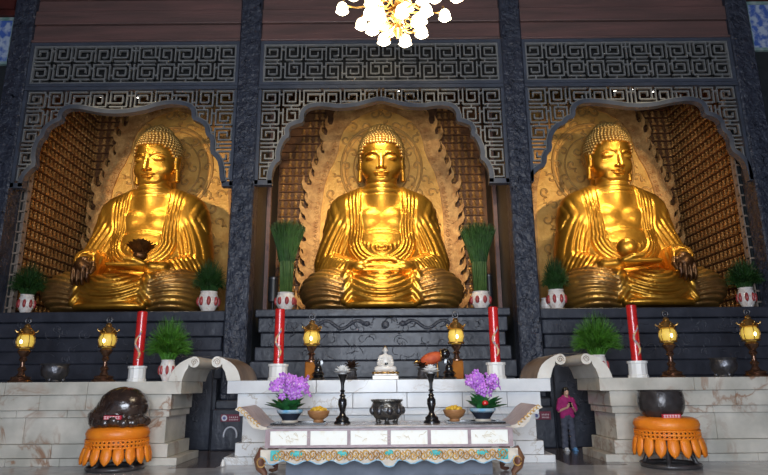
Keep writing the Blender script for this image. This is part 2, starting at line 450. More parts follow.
def warp(y, z): return (y-.5)/(1+.36*(1-sstep(1.3, 2.9, z)))+.5      # deep crossed legs and lap
def body_meditating(x, y, z):
    y = warp(y, z)
    t, L = torso_legs(x, y, z, 0)
    ax = np.abs(x)
    lg = legs(x, y, z); lp = lap(x, y, z)
    d = smn(t, lg, .08)
    fa = forearm_lap(ax, y, z, .80, -.80, 1.22)
    d = smn(d, fa, .06); d = smn(d, lp, .04)
    h = ell(ax, y, z, (.60,-1.02,1.16), (.30,.24,.20))
    h = smn(h, fingers(x, y, z, (-.42,-1.16,1.20), (1,-.04,-.02), 4, .92, .070, (0,.03,-.0), (0,.0,0)), .03)
    h = smn(h, fingers(x, y, z, (.46,-1.20,1.05), (-1,-.04,.0), 4, .95, .075, (0,.12,.0), (0,0,0)), .02)
    h = smn(h, chain(ax, y, z, [(.62,-1.08,1.24),(.36,-1.15,1.37),(.02,-1.14,1.40)], [.10,.075,.06]), .04)
    d = smn(d, h, .03)
    return np.maximum(d, -z)
def body_touching(x, y, z):
    y = warp(y, z)
    t, L = torso_legs(x, y, z, 1)
    lg = legs(x, y, z); lp = lap(x, y, z)
    d = smn(t, lg, .08)
    # arm reaching over the shin (negative x)
    f = cap(x, y, z, (-1.58,.25,1.55), (-.82,-1.02,1.42), .50, .36)
    q = np.sqrt((x+.8)**2+(y+1.25)**2+.4*(z-1.5)**2)/.17
    f = f-ridge(q, .032)
    dr = cap(x, y, z, (-1.55,.1,1.0), (-.76,-1.0,.95), .42, .20)
    f = smn(f, dr, .2)
    cut = ell(x, y, z, (-.73,-1.40,1.36), (.27,.18,.25)); f = np.maximum(f, -cut)
    d = smn(d, f, .06)
    # arm lying in the lap, palm up (positive x)
    d = smn(d, forearm_lap(x, y, z, 1.14, -.82, 1.20), .06)
    d = smn(d, lp, .04)
    x = x-.22
    h = cap(x, y, z, (1.0,-.9,1.22), (.55,-1.14,1.22), .19, .15)
    h = smn(h, ell(x, y, z, (.42,-1.16,1.22), (.34,.26,.13)), .06)
    h = smn(h, fingers(x, y, z, (.28,-1.34,1.23), (-1,.03,.0), 4, .60, .068, (-.02,.12,-.005), (0,0,.01)), .03)
    h = smn(h, chain(x, y, z, [(.66,-1.28,1.25),(.46,-1.40,1.34),(.20,-1.40,1.36)], [.09,.075,.055]), .03)
    d = smn(d, h, .025)
    return np.maximum(d, -z)
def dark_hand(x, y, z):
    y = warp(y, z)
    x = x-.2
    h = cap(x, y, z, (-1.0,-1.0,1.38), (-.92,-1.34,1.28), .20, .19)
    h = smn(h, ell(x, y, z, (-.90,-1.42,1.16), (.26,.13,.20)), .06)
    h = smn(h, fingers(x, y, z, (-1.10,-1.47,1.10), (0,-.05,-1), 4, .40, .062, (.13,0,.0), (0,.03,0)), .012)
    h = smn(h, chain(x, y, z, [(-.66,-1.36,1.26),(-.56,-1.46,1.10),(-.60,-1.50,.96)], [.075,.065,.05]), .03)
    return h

def head(x, y, z):
    ax = np.abs(x)
    d = ell(x, y, z, (0,.12,1.12), (.665,.76,.92))
    d = smn(d, ell(x, y, z, (0,-.08,.50), (.59,.53,.54)), .22)
    d = smn(d, ell(x, y, z, (0,-.06,.32), (.50,.48,.36)), .12)
    d = smn(d, ell(ax, y, z, (.33,-.26,.52), (.26,.24,.28)), .14)
    d = smn(d, ell(x, y, z, (0,-.36,.08), (.34,.24,.22)), .14)
    d = smn(d, cap(x, y, z, (0,.38,-.45), (0,.26,.30), .45, .42), .08)
    # eye sockets, brows, lids
    d = smx(d, -ell(ax, y, z, (.27,-.74,.885), (.20,.13,.095)), .05)
    d = smn(d, chain(ax, y, z, [(.075,-.605,.93),(.15,-.63,1.02),(.29,-.60,1.065),(.44,-.50,1.03),(.54,-.38,.94)], [.03,.03,.028,.024,.015]), .035)
    d = smn(d, ell(ax, y, z, (.285,-.478,.850), (.200,.125,.105)), .04)
    d = np.maximum(d, -chain(ax, y, z, [(.11,-.615,.80),(.20,-.655,.785),(.30,-.645,.785),(.40,-.585,.80),(.47,-.515,.83)], [.008,.016,.018,.014,.007]))
    d = np.maximum(d, -chain(ax, y, z, [(.12,-.585,.88),(.22,-.625,.925),(.34,-.595,.925),(.45,-.505,.88)], [.006,.012,.012,.006]))
    # nose
    d = smn(d, cap(x, y, z, (0,-.59,.97), (0,-.735,.50), .055, .085), .05)
    d = smn(d, ell(ax, y, z, (.095,-.655,.475), (.065,.085,.055)), .025)
    # mouth
    d = smx(d, -ell(ax, y, z, (.0,-.72,.385), (.03,.06,.05)), .03)
    d = smn(d, ell(ax, y, z, (.085,-.580,.310), (.160,.080,.040)), .02)
    d = smn(d, ell(x, y, z, (0,-.580,.222), (.175,.080,.052)), .02)
    d = np.maximum(d, -chain(ax, y, z, [(0,-.668,.268),(.12,-.64,.272),(.24,-.565,.292)], [.013,.013,.008]))
    d = smx(d, -ell(x, y, z, (0,-.64,.150), (.13,.06,.03)), .04)
    # long-lobed ears
    e = cap(ax, y/1.9+.02, z, (.665,.08,1.02), (.655,.03,.56), .085, .06)
    e = smn(e, cap(ax, y, z, (.665,.02,.60), (.68,-.02,.12), .06, .085), .05)
    e = np.maximum(e, -cap(ax, y/1.9+.02, z, (.755,.06,.98), (.745,.03,.70), .045, .03))
    e = np.maximum(e, -cap(ax, y, z, (.775,-.03,.5), (.775,-.03,.12), .03, .04))
    d = smn(d, e, .03)
    d = smn(d, ell(x, y, z, (0,-.63,1.14), (.035,.03,.035)), .01)
    return d

def hair_mb():
    mb = MB()
    c = Vector((0,.14,1.16)); r = Vector((.70,.80,.92))
    # cap under the curls
    def inhair(p):
        if p.y < -.05:
            zl = 1.40-.10*max(0, (abs(p.x)-.30))/.3-max(0, abs(p.x)-.55)*3.0
            return p.z > zl
        return p.z > .52-.2*p.y
    row = .098
    el = -.75
    k = 0
    while el < PI/2:
        cr = math.cos(el)
        circ = 2*PI*cr*.75; n = max(1, int(circ/.108))
        for i in range(n):
            a = 2*PI*(i+.5*(k % 2))/n
            p = Vector((c.x+r.x*cr*math.cos(a), c.y+r.y*cr*math.sin(a), c.z+r.z*math.sin(el)))
            if inhair(p): mb.ball(p, .060, 7, 5)
        el += row/.83; k += 1
    c2 = Vector((0,.16,1.86)); el = -.35; r2 = Vector((.43,.46,.36)); k = 0
    while el < PI/2:
        n = max(1, int(2*PI*math.cos(el)*.43/.105))
        for i in range(n):
            a = 2*PI*(i+.5*(k % 2))/n
            mb.ball((c2.x+r2.x*math.cos(el)*math.cos(a), c2.y+r2.y*math.cos(el)*math.sin(a), c2.z+r2.z*math.sin(el)), .056, 7, 5)
        el += .24; k += 1
    mb.ball(c2, (.42,.45,.35), 20, 12)
    mb.ball((0,.20,1.22), (.70,.76,.84), 24, 16)
    return mb
def hair_under(mb):
    return mb
HT = Matrix.Translation((0,.40,4.31)) @ Matrix.Rotation(math.radians(10), 4, 'X') @ Matrix.Diagonal((1.03,1.0,.875,1))   # head leans forward
BZ = 3.62; BY = 17.93
def wp(x, y, z): return N_((x, y, z))
def make_buddha(name, X, body, label, mirror=False, src=None, rot=0):
    root = thing('buddha_statue', wp(X, BY, BZ), label, 'statue')
    root.scale = (-K if mirror else K, K, K); root.rotation_euler = (0, 0, math.radians(rot))
    if src is None:
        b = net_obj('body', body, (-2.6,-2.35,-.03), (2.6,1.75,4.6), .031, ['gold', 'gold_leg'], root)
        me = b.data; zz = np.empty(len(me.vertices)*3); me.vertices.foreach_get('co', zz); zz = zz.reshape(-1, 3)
        # leg robes take a duller, browner gold than the torso: material split along the garment
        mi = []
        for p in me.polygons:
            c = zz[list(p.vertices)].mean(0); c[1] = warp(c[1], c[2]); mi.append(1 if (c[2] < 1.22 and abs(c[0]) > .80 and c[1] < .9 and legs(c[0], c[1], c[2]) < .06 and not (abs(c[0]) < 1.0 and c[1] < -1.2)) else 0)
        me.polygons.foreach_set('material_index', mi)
        return root
    for ch in src.children:
        c = ch.copy(); C.objects.link(c); c.parent = root
    return root
H0 = {}
def add_head(root, turn=0):
    if 'h' not in H0:
        h = net_obj('head', head, (-.86,-.90,-.42), (.86,1.0,2.1), .0155, 'gold', root)
        hr = hair_mb().build('hair', 'gold_hair', root, smooth=True)
        H0['h'] = h; H0['r'] = hr
    else:
        h = H0['h'].copy(); hr = H0['r'].copy(); C.objects.link(h); C.objects.link(hr); h.parent = root; hr.parent = root
    T_ = Matrix.Rotation(math.radians(turn), 4, 'Z') @ HT; h.matrix_local = T_; hr.matrix_local = T_
b_mid = make_buddha('buddha_statue', -.07, body_meditating, 'gilded seated Buddha with both hands laid together in its lap')
add_head(b_mid)
b_left = make_buddha('buddha_statue', -7.38, body_touching, 'gilded seated Buddha holding a dark lotus over its lap', rot=-2)
net_obj('hand', dark_hand, (-1.2,-2.4,.55), (-.2,-.85,1.7), .022, 'bronze_and_shade', b_left)['label'] = 'hand hanging over the shin, its shade put into the dark colour'  # shade on this hand is painted in with the dark lotus material
add_head(b_left, -7)
b_right = make_buddha('buddha_statue', 7.36, None, 'gilded seated Buddha holding a round golden ball on its palm', mirror=True, src=b_left, rot=2)

# held lotus and ball
def petal(mb, ang, tilt, ln, w, c, curl=.25, n=5):
    vs = []; fs = []
    for i in range(n+1):
        t = i/n; ww = w*math.sin(PI*min(1, .12+t*.88))**.8*(1-.25*t)
        r = math.sin(tilt)*ln*t+curl*ln*t*t*.5; h = math.cos(tilt)*ln*t
        for s in (-1, 0, 1):
            rr = r-(.12*ww if s else 0)
            vs.append((rr*math.cos(ang)-s*ww*.5*math.sin(ang)+c[0], rr*math.sin(ang)+s*ww*.5*math.cos(ang)+c[1], h+(.2*ww if s else 0)+c[2]))
    for i in range(n):
        for s in (0, 1): a = i*3+s; fs.append((a, a+1, a+4, a+3))
    o = len(vs); vs += [(v[0]*.985+c[0]*.015, v[1]*.985+c[1]*.015, v[2]-.006) for v in vs]
    fs += [tuple(o+q for q in reversed(f)) for f in fs]
    mb.raw(vs, fs)
def lotus_mb(R, rows=((8,1.15),(8,.8),(6,.4)), w=.5):
    mb = MB()
    for k, (n, ti) in enumerate(rows):
        for i in range(n): petal(mb, 2*PI*(i+.5*k)/n, ti, R, R*w*1.4, (0,0,R*.05), .15)
    mb.ball((0,0,R*.2), (R*.35,R*.35,R*.25), 12, 6)
    return mb
t = thing('lotus_flower', wp(-7.38+.62, BY-1.76, BZ+1.34), 'dark bronze lotus resting on the Buddha palm', 'lotus')
o = lotus_mb(.56*K, ((9,.75),(8,.5),(7,.2)), .6).build('petals', 'bronze_and_shade', t, smooth=50)
s_ = MB(); s_.lathe([(.10,0),(.14,.03),(.08,.07),(.12,.12)], seg=12).build('stem_base', 'bronze_and_shade', t, smooth=50); t.children[0].location.z = .07
mb = MB(); mb.ball((0,0,.30), (.30,.30,.29), 24, 16)
tag(mb.build('treasure_ball', 'gold', smooth=True, loc=wp(7.36-.62, BY-1.76, BZ+1.345)), 'round golden ball on the open palm of the Buddha', 'ball')

# ------------------------------------------------------------------ the hall
YF = 16.5
PIL = [(-11.58,-10.93), (-4.43,-3.78), (3.68,4.32), (10.83,11.5)]
BAY = [(PIL[i][1], PIL[i+1][0]) for i in range(3)]
mb = MB(); mb.box(-16,16,-6,14.6,-.2,0); struct('floor', mb, 'floor')
mb = MB(); mb.box(-16,16,14.601,26,-.2,-.002); struct('floor_passage', mb, 'floor2')
mb = MB()
for x0, x1 in ((-4.42,-3.45),(3.72,4.9)): mb.box(x0,x1,12.85,14.6,.0,.004)
tag(mb.build('floor_band', 'floorseam', world=True), kind='structure')
mb = MB(); mb.box(-16,16,-6,26,15.2,15.4); struct('ceiling', mb, 'wood_red')
mb = MB(); mb.box(-16.2,-16,-6,26,0,15.4); struct('wall_left', mb, 'red_dark')
mb = MB(); mb.box(16,16.2,-6,26,0,15.4); struct('wall_right', mb, 'red_dark')

# pillars with carved relief and a plain pedestal
plab = ['carved black stone pillar at the outer side of the lotus-holding Buddha bay',
        'carved black stone pillar between the lotus-holding Buddha and the meditating Buddha',
        'carved black stone pillar between the meditating Buddha and the ball-holding Buddha',
        'carved black stone pillar at the outer side of the ball-holding Buddha bay']
def relief_tubes(mb, x0, x1, z0, z1, y, n, seed, r=.02):
    rr = random.Random(seed)
    for i in range(n):
        x = rr.uniform(x0+.08, x1-.08); z = rr.uniform(z0, z1); a = rr.uniform(0, 6.28); k = rr.uniform(-7, 7)
        pts = []
        for q in range(9):
            x = min(max(x+.045*math.cos(a), x0+.05), x1-.05); z += .045*math.sin(a); a += k*.09
            pts.append((x, y, z))
        mb.tube(pts, [r*.4]+[r]*7+[r*.4], 5)
for i, (x0, x1) in enumerate(PIL):
    t = thing('stone_pillar', ((x0+x1)/2, YF, 0), plab[i], 'pillar')
    mb = MB(); mb.box(x0,x1,YF,YF+.65,1.25,15.2,.04)
    mb.build('shaft', 'pillar', t, world=True)
    mb = MB(); relief_tubes(mb, x0, x1, 1.4, 14.5, YF, 230, i)
    mb.build('relief_carving', 'pillar', t, world=True, smooth=True)
    mb = MB(); mb.box(x0-.10,x1+.10,YF-.28,YF+.7,0,1.02,.03); mb.box(x0-.05,x1+.05,YF-.18,YF+.7,1.02,1.25,.03)
    mb.build('pedestal', 'black', t, world=True)

# partitions behind the pillars
for i, (x0, x1) in enumerate(PIL):
    mb = MB(); s = 1
    if i in (1, 2):
        mb.box(x0+.02,x1-.02,YF+.72,18.75,0,13.2)
        xa, xb = (x0+.2, x0+.45) if i == 1 else (x1-.45, x1-.2)
        mb.box(xa,xb,18.75,22,3,13.2)
        struct('wall_partition', mb, 'dark_in')
        mb = MB(); xe = x1 if i == 1 else x0
        mb.box(min(xe-.02, xe-.0)-(.0 if i == 1 else .1), xe+.1 if i == 1 else xe, 18.6, 18.76, 3.9, 11.5); struct('trim_niche', mb, 'wood_red')
    else:
        mb.box(x0,x1,YF+.72,YF+1.0,0,13.2); struct('wall_partition', mb, 'dark_in')

# niche walls (built in the same scaled frame as the statues)
def kbuild(mb, name, m, **k): mb.xf(KM); return mb.build(name, m, world=True, **k)
ROW = .305; COL = .225; ZB = 3.75; NR = 27
mini_pos = []                         # (x, y, z, facing, group)
def niche_rows(mb, a, b, g):
    # a, b: end points (x, y) of the wall face; figures stand in front of it
    L = math.hypot(b[0]-a[0], b[1]-a[1]); n = int(L/COL); d = ((b[0]-a[0])/L, (b[1]-a[1])/L); nrm = (d[1], -d[0])
    for r in range(NR):
        z = ZB+ROW*r
        p = [(a[0],a[1]),(b[0],b[1]),(b[0]+nrm[0]*.10,b[1]+nrm[1]*.10),(a[0]+nrm[0]*.10,a[1]+nrm[1]*.10)]
        mb.prism(p, z-.03, z, axis='z')
        for i in range(n):
            s = (i+.5)*L/n
            mini_pos.append((a[0]+d[0]*s+nrm[0]*.06, a[1]+d[1]*s+nrm[1]*.06, z, math.atan2(nrm[1], nrm[0])+PI/2, g))
for k, (xa, xb) in enumerate(((-10.55,-4.0),(-4.05,3.9),(3.9,10.5))):
    mb = MB(); mb.box(xa-.1,xb+.1,20.3,20.5,2.8,12.2)
    ext = [((xa,20.3),(-9.0,20.3)), None, ((8.85,20.3),(xb,20.3))][k]
    if k == 1:
        niche_rows(mb, (xa+.35,20.3), (-2.1,20.3), 1); niche_rows(mb, (1.95,20.3), (xb-.35,20.3), 1)
    else: niche_rows(mb, ext[0], ext[1], 0 if k == 0 else 2)
    mb.xf(KM); struct('wall_back', mb, 'niche')
for s, g in ((-1, 0), (1, 2)):
    xw = 10.52
    mb = MB(); mb.box(min(s*xw, s*(xw+.2)), max(s*xw, s*(xw+.2)), 16.3, 20.3, 2.8, 12.2)
    if s < 0: niche_rows(mb, (-xw,16.42), (-xw,20.28), g)
    else: niche_rows(mb, (xw,20.28), (xw,16.42), g)
    mb.xf(KM); struct('wall_left_niche' if s < 0 else 'wall_right_niche', mb, 'niche')
    # pale front strip of empty cells
    mb = MB(); xs = (-10.58,-10.17) if s < 0 else (10.14,10.55)
    mb.box(xs[0], xs[1], 16.34, 16.42, 2.8, 12.2)
    for z in [ZB+ROW*r for r in range(NR)]: mb.box(xs[0], xs[1], 16.22, 16.34, z-.045, z)
    for x in (xs[0], (xs[0]+xs[1])/2-.02, xs[1]-.04): mb.box(x, x+.04, 16.24, 16.34, ZB-.3, ZB+ROW*NR)
    mb.xf(KM); struct('trim_niche_front', mb, 'niche_pale')
mb = MB(); mb.box(-11,11,16.2,20.5,12.21,12.3); mb.xf(KM); struct('ceiling_niche', mb, 'hole')

# hundreds of small Buddhas: the nearest 300 stand as figures of their own
def mini_mb(mb=None, lo=False):
    mb = mb or MB(); g = 7 if lo else 8
    mb.lathe([(.085,0),(.095,.02),(.08,.035)], seg=g)
    mb.ball((0,-.005,.07), (.085,.06,.045), g, 4)
    mb.ball((0,0,.125), (.052,.042,.07), g, 4)
    mb.ball((0,-.005,.212), (.032,.032,.038), g, 4)
    mb.lathe([(.02,-.006),(.058,0),(.02,.006)], c=(0,.035,.215), seg=g, dirv=(0,1,0))
    return mb
order = sorted(range(len(mini_pos)), key=lambda i: (mini_pos[i][0]**2+mini_pos[i][1]**2+(mini_pos[i][2]-1.6)**2))
def maybe_seen(p):
    x, y, z, r, g = p
    if g == 1: return z < 11.6 and abs(x) < 3.9-max(0, z-8.5)*.5
    if g == 0: return z < 11.3 and (x < -10.2 and y > 16.9+max(0, z-9)*1.0 or x > -10.3)
    return z < 11.3 and (x > 10.2 and y > 16.9+max(0, z-9)*1.0 or x < 10.3)
vis = [i for i in order if maybe_seen(mini_pos[i])]
glab = ['small gilded Buddha figure on the niche walls beside the lotus-holding Buddha',
        'small gilded Buddha figure on the niche wall behind the meditating Buddha',
        'small gilded Buddha figure on the niche walls beside the ball-holding Buddha']
proto = mini_mb().build('buddha_figurine', 'mini', smooth=50)
solo = set(vis[:90]) | set([i for i in vis if mini_pos[i][4] == 1][:150])
rest_ = [i for i in vis if i not in solo]; solo |= set(rest_[:300-len(solo)])
first = True; pool = MB()
base = mini_mb(lo=True)
for i, p in enumerate(mini_pos):
    if i in solo:
        o = proto if first else proto.copy()
        if not first: C.objects.link(o)
        first = False
        o.location = wp(p[0], p[1], p[2]); o.rotation_euler = (0, 0, p[3]); o.scale = (K,)*3
        tag(o, glab[p[4]], 'figurine', ['figurines beside the lotus-holding Buddha','figurines behind the meditating Buddha','figurines beside the ball-holding Buddha'][p[4]])
    elif maybe_seen(p):
        m_ = Matrix.Translation(wp(p[0], p[1], p[2])) @ Matrix.Rotation(p[3], 4, 'Z') @ Matrix.Scale(K, 4)
        pool.raw([tuple(m_ @ Vector(v)) for v in base.v], base.f)
if pool.v: tag(pool.build('buddha_figurine_rows', 'mini', world=True, smooth=50), 'rows of many more small gilded Buddha figures lining the niche walls', 'figurines', kind='stuff')

# ------------------------------------------------------------------ aureoles
def aureole(X, label):
    t = thing('flame_aureole', wp(X, 19.9, 3.4), label, 'aureole')
    base = []                                                     # right half of the outline, bottom to top
    for z, w in ((3.68,2.42),(5.5,2.42),(7.4,2.38),(8.3,2.28),(8.9,2.12),(9.3,1.93),(9.7,1.80),(10.2,1.74),(10.6,1.62),(11.0,1.35),(11.3,.95),(11.5,.5),(11.6,0)):
        base.append((w, z))
    def outline(off):
        P_ = [(w-off if w > off else 0, z-off*max(0, (z-9.5)/2.1)) for w, z in base]
        return P_
    o1 = outline(0); full = [(X+w, z) for w, z in o1]+[(X-w, z) for w, z in reversed(o1[:-1])]
    # resample the right side for flames
    def samp(pts, step):
        out = []; carry = 0
        for (x0, z0), (x1, z1) in zip(pts, pts[1:]):
            L = math.hypot(x1-x0, z1-z0); s = carry
            while s < L: out.append((x0+(x1-x0)*s/L, z0+(z1-z0)*s/L, (z1-z0)/L, -(x1-x0)/L)); s += step
            carry = s-L
        return out
    mb = MB()
    for sgn in (1, -1):
        for q, (w, z, nx, nz) in enumerate(samp(o1, .40)):
            # a curling flame tongue leaning upward
            tx, tz = -nz, nx; S = 1.25+.25*math.sin(q*2.4)
            def pt(a, b): return (X+sgn*(w+nx*a*S+tx*b*S), z+nz*a*S+tz*b*S)
            poly = [pt(-.12,-.22), pt(.06,-.21), pt(.17,-.12), pt(.20,.02), pt(.30,.10), pt(.36,.24), pt(.33,.46), pt(.29,.28), pt(.20,.20), pt(.13,.22), pt(.12,.30), pt(.14,.40), pt(.04,.28), pt(-.12,.18)]
            if sgn < 0: poly = poly[::-1]
            mb.prism(poly, 19.84-.03*(q % 2), 19.96)
    # border band
    inn = outline(.27); ring = [(X+w, z) for w, z in o1]+[(X-w, z) for w, z in reversed(o1[:-1])]
    rin = [(X+w, z) for w, z in inn]+[(X-w, z) for w, z in reversed(inn[:-1])]
    n = len(ring); vs = [(a, 19.80, b) for a, b in ring]+[(a, 19.80, b) for a, b in rin]+[(a, 19.97, b) for a, b in ring]+[(a, 19.97, b) for a, b in rin]
    fs = []
    for i in range(n-1): fs += [(i, i+1, n+i+1, n+i), (2*n+i, 3*n+i, 3*n+i+1, 2*n+i+1), (i, 2*n+i, 2*n+i+1, i+1), (n+i, n+i+1, 3*n+i+1, 3*n+i)]
    mb.raw(vs, fs)
    rr = random.Random(3)
    for sgn in (1, -1):
        for (w, z, nx, nz) in samp(outline(.13), .17):
            pts = [(X+sgn*(w+.07*math.cos(a)*(1-a/9)), 19.79, z+.06*math.sin(a)*(1-a/9)) for a in [q*.75 for q in range(9)]]
            mb.tube(pts, .028, 5)
    mb.xf(KM); mb.build('flame_border', 'flame', t, world=True)
    mb = MB(); mb.prism(rin if True else ring, 19.86, 19.97)
    mb.xf(KM); mb.build('inner_panel', 'aureole', t, world=True)
    # raised scrollwork
    mb = MB(); hz = 8.75
    for row in range(15):
        zc = 4.1+.50*row
        for col in range(10):
            x = -2.25+.5*col+(.25 if row % 2 else 0); w = np.interp(zc, [q[1] for q in inn], [q[0] for q in inn])
            if abs(x) > w-.2: continue
            sg = 1 if x > 0 else -1; ph = rr.uniform(0, 6.28)
            pts = [(X+x+sg*(.19-.015*q)*math.cos(ph+q*.6), 19.85, zc+(.19-.015*q)*math.sin(ph+q*.6)) for q in range(11)]
            mb.tube(pts, [.015]+[.04]*8+[.03,.045], 6)
            mb.tube([(X+x+sg*.19*math.cos(ph), 19.85, zc+.19*math.sin(ph)), (X+x+sg*.27*math.cos(ph+.5), 19.85, zc+.27*math.sin(ph+.5)), (X+x+sg*.36*math.cos(ph+.3), 19.85, zc+.36*math.sin(ph+.3))], [.04,.035,.008], 5)
    mb.xf(KM); mb.build('scroll_relief', 'scroll', t, world=True, smooth=True)
    mb = MB()
    for R_, r_ in ((1.42,.045),(1.28,.02),(.98,.03)):
        mb.tube([(X+R_*math.cos(2*PI*i/56), 19.84, 9.05+R_*1.12*math.sin(2*PI*i/56)) for i in range(56)], r_, 6, closed=True)
    mb.xf(KM); mb.build('halo_ring', 'scroll', t, world=True, smooth=True)
aureole(-7.45, 'tall golden flame-edged aureole behind the lotus-holding Buddha')
aureole(-.07, 'tall golden flame-edged aureole behind the meditating Buddha')
aureole(7.38, 'tall golden flame-edged aureole behind the ball-holding Buddha')
# gilt back panels beside the side aureoles, towards the inner pillars
for a, b in ((-9.0,-4.2),(4.1,8.9)):
    mb = MB(); mb.box(a,b,20.15,20.299,3.65,12.2); mb.xf(KM); struct('wall_back_gilt', mb, 'aureole')

# ------------------------------------------------------------------ lattice screens
def key_segments(nx, nz):
    # key-fret: spirals turned about from tile to tile and tied together by short bars
    path = [(0,0),(4,0),(4,4),(0,4),(0,1),(3,1),(3,3),(1,3),(1,2)]
    segs = set()
    def add(a, b):
        (x0, z0), (x1, z1) = a, b
        if x0 == x1:
            for z in range(min(z0,z1), max(z0,z1)): segs.add((x0, z, x0, z+1))
        else:
            for x in range(min(x0,x1), max(x0,x1)): segs.add((x, z0, x+1, z0))
    half = (nx-1)/2
    for tj in range(-1, nz//5+1):
        for ti in range(0, nx//5+2):
            k = (ti+2*tj) % 4; mir = (ti+tj) % 2
            def tr(p):
                x, z = p
                if mir: x = 4-x
                for _ in range(k): x, z = 4-z, x
                return (ti*5+x, nz-5-tj*5+z)
            P = [tr(p) for p in path]
            for p, q in zip(P, P[1:]): add(p, q)
            x0, z0 = ti*5, nz-5-tj*5
            add((x0+4, z0+(1 if k % 2 else 3)), (x0+5, z0+(1 if k % 2 else 3))); add((x0+(2 if mir else 3), z0-1), (x0+(2 if mir else 3), z0))
    # mirror left half to the right
    out = set(); n = nx-1
    for a, b, c, d in segs:
        if min(b, d) < 0 or max(b, d) > nz-1: continue
        if max(a, c) <= n/2+.01:
            out.add((a, b, c, d)); out.add((n-c, b, n-a, d))
        elif min(a, c) < n/2: out.add((a, b, c, d))
    return {q for q in out if min(q[0], q[2]) >= 0 and max(q[0], q[2]) <= n}
def fret(mb, x0, x1, z0, z1, y0, y1, inside=None, seed=1, pitch=.125, w=.041):
    nx = int(round((x1-x0)/pitch))+1; nz = int(round((z1-z0)/pitch))+1
    px = (x1-x0)/(nx-1); pz = (z1-z0)/(nz-1)
    S = key_segments(nx, nz)
    # merge collinear runs
    H = {}; Vv = {}
    for a, b, c, d in S:
        if inside and not inside((x0+(a+c)/2*px), (z0+(b+d)/2*pz)): continue
        if b == d: H.setdefault(b, set()).add(a)
        else: Vv.setdefault(a, set()).add(b)
    def runs(s):
        s = sorted(s); out = []; st = s[0]; pr = s[0]
        for q in s[1:]:
            if q != pr+1: out.append((st, pr+1)); st = q
            pr = q
        out.append((st, pr+1)); return out
    for b, s in H.items():
        for a, c in runs(s): mb.box(x0+a*px-w/2, x0+c*px+w/2, y0, y1, z0+b*pz-w/2, z0+b*pz+w/2)
    for a, s in Vv.items():
        for b, d in runs(s): mb.box(x0+a*px-w/2, x0+a*px+w/2, y0+.003, y1-.003, z0+b*pz-w/2, z0+d*pz+w/2)
def rect_frame(mb, x0, x1, z0, z1, y0, y1, w):
    mb.box(x0,x1,y0,y1,z0,z0+w); mb.box(x0,x1,y0,y1,z1-w,z1); mb.box(x0,x0+w,y0,y1,z0+w,z1-w); mb.box(x1-w,x1,y0,y1,z0+w,z1-w)
YL = YF+.12
zt = at(384,42.5,YL)[2]; zm = at(384,84.5,YL)[2]; zm2 = at(384,86.2,YL)[2]
cenL = [(272,184),(272,173),(276,164),(281,161),(280,152),(285,140),(290,137),(289,128),(297,124.5),(304,123),(304,114),(308,109),(316,107),(326,107),(337,109),(356,107.5),(370,103.5),(380,101)]
lefA = [(23,187),(24,178),(32,169),(37,166),(36,153),(40,141),(45,137),(47,129),(56,123),(62,121),(63,113),(68,109.5),(75,109),(84,110),(100,113.5),(120,114.5),(143,111.5),(160,106),(175,104.5),(188,107),(192,111),(192,120),(198,122),(205,126),(206,136),(211,139),(210,153),(215,157),(219,164),(220,179),(222,184)]
rigA = [(533,181),(534,174),(540,169),(546,166),(547,154),(552,151),(551,139),(557,128),(565,125),(568,120),(575,118),(575,108),(581,104),(592,103),(610,105),(634,108.5),(655,107),(672,103),(689,101),(699,103),(703,108),(704,115),(712,117),(719,121),(721,131),(728,136),(730,151),(738,156),(745,164),(748,177)]
def arch_world(px): return [(at(a, b, YL)[0], at(a, b, YL)[2]) for a, b in px]
cw = arch_world(cenL); xm = cw[-1][0]; cw = cw+[(2*xm-x, z) for x, z in reversed(cw[:-1])]
arches = [arch_world(lefA), cw, arch_world(rigA)]
lw = ['over the lotus-holding Buddha', 'over the meditating Buddha', 'over the ball-holding Buddha']
from mathutils.geometry import tessellate_polygon
def pip(poly, x, z):
    c = False; n = len(poly); j = n-1
    for i in range(n):
        if (poly[i][1] > z) != (poly[j][1] > z) and x < (poly[j][0]-poly[i][0])*(z-poly[i][1])/(poly[j][1]-poly[i][1])+poly[i][0]: c = not c
        j = i
    return c
def smoothline(P, it=2):
    for _ in range(it):
        Q = [P[0]]
        for a, b in zip(P, P[1:]): Q += [(a[0]*.75+b[0]*.25, a[1]*.75+b[1]*.25), (a[0]*.25+b[0]*.75, a[1]*.25+b[1]*.75)]
        P = Q+[P[-1]]
    return P
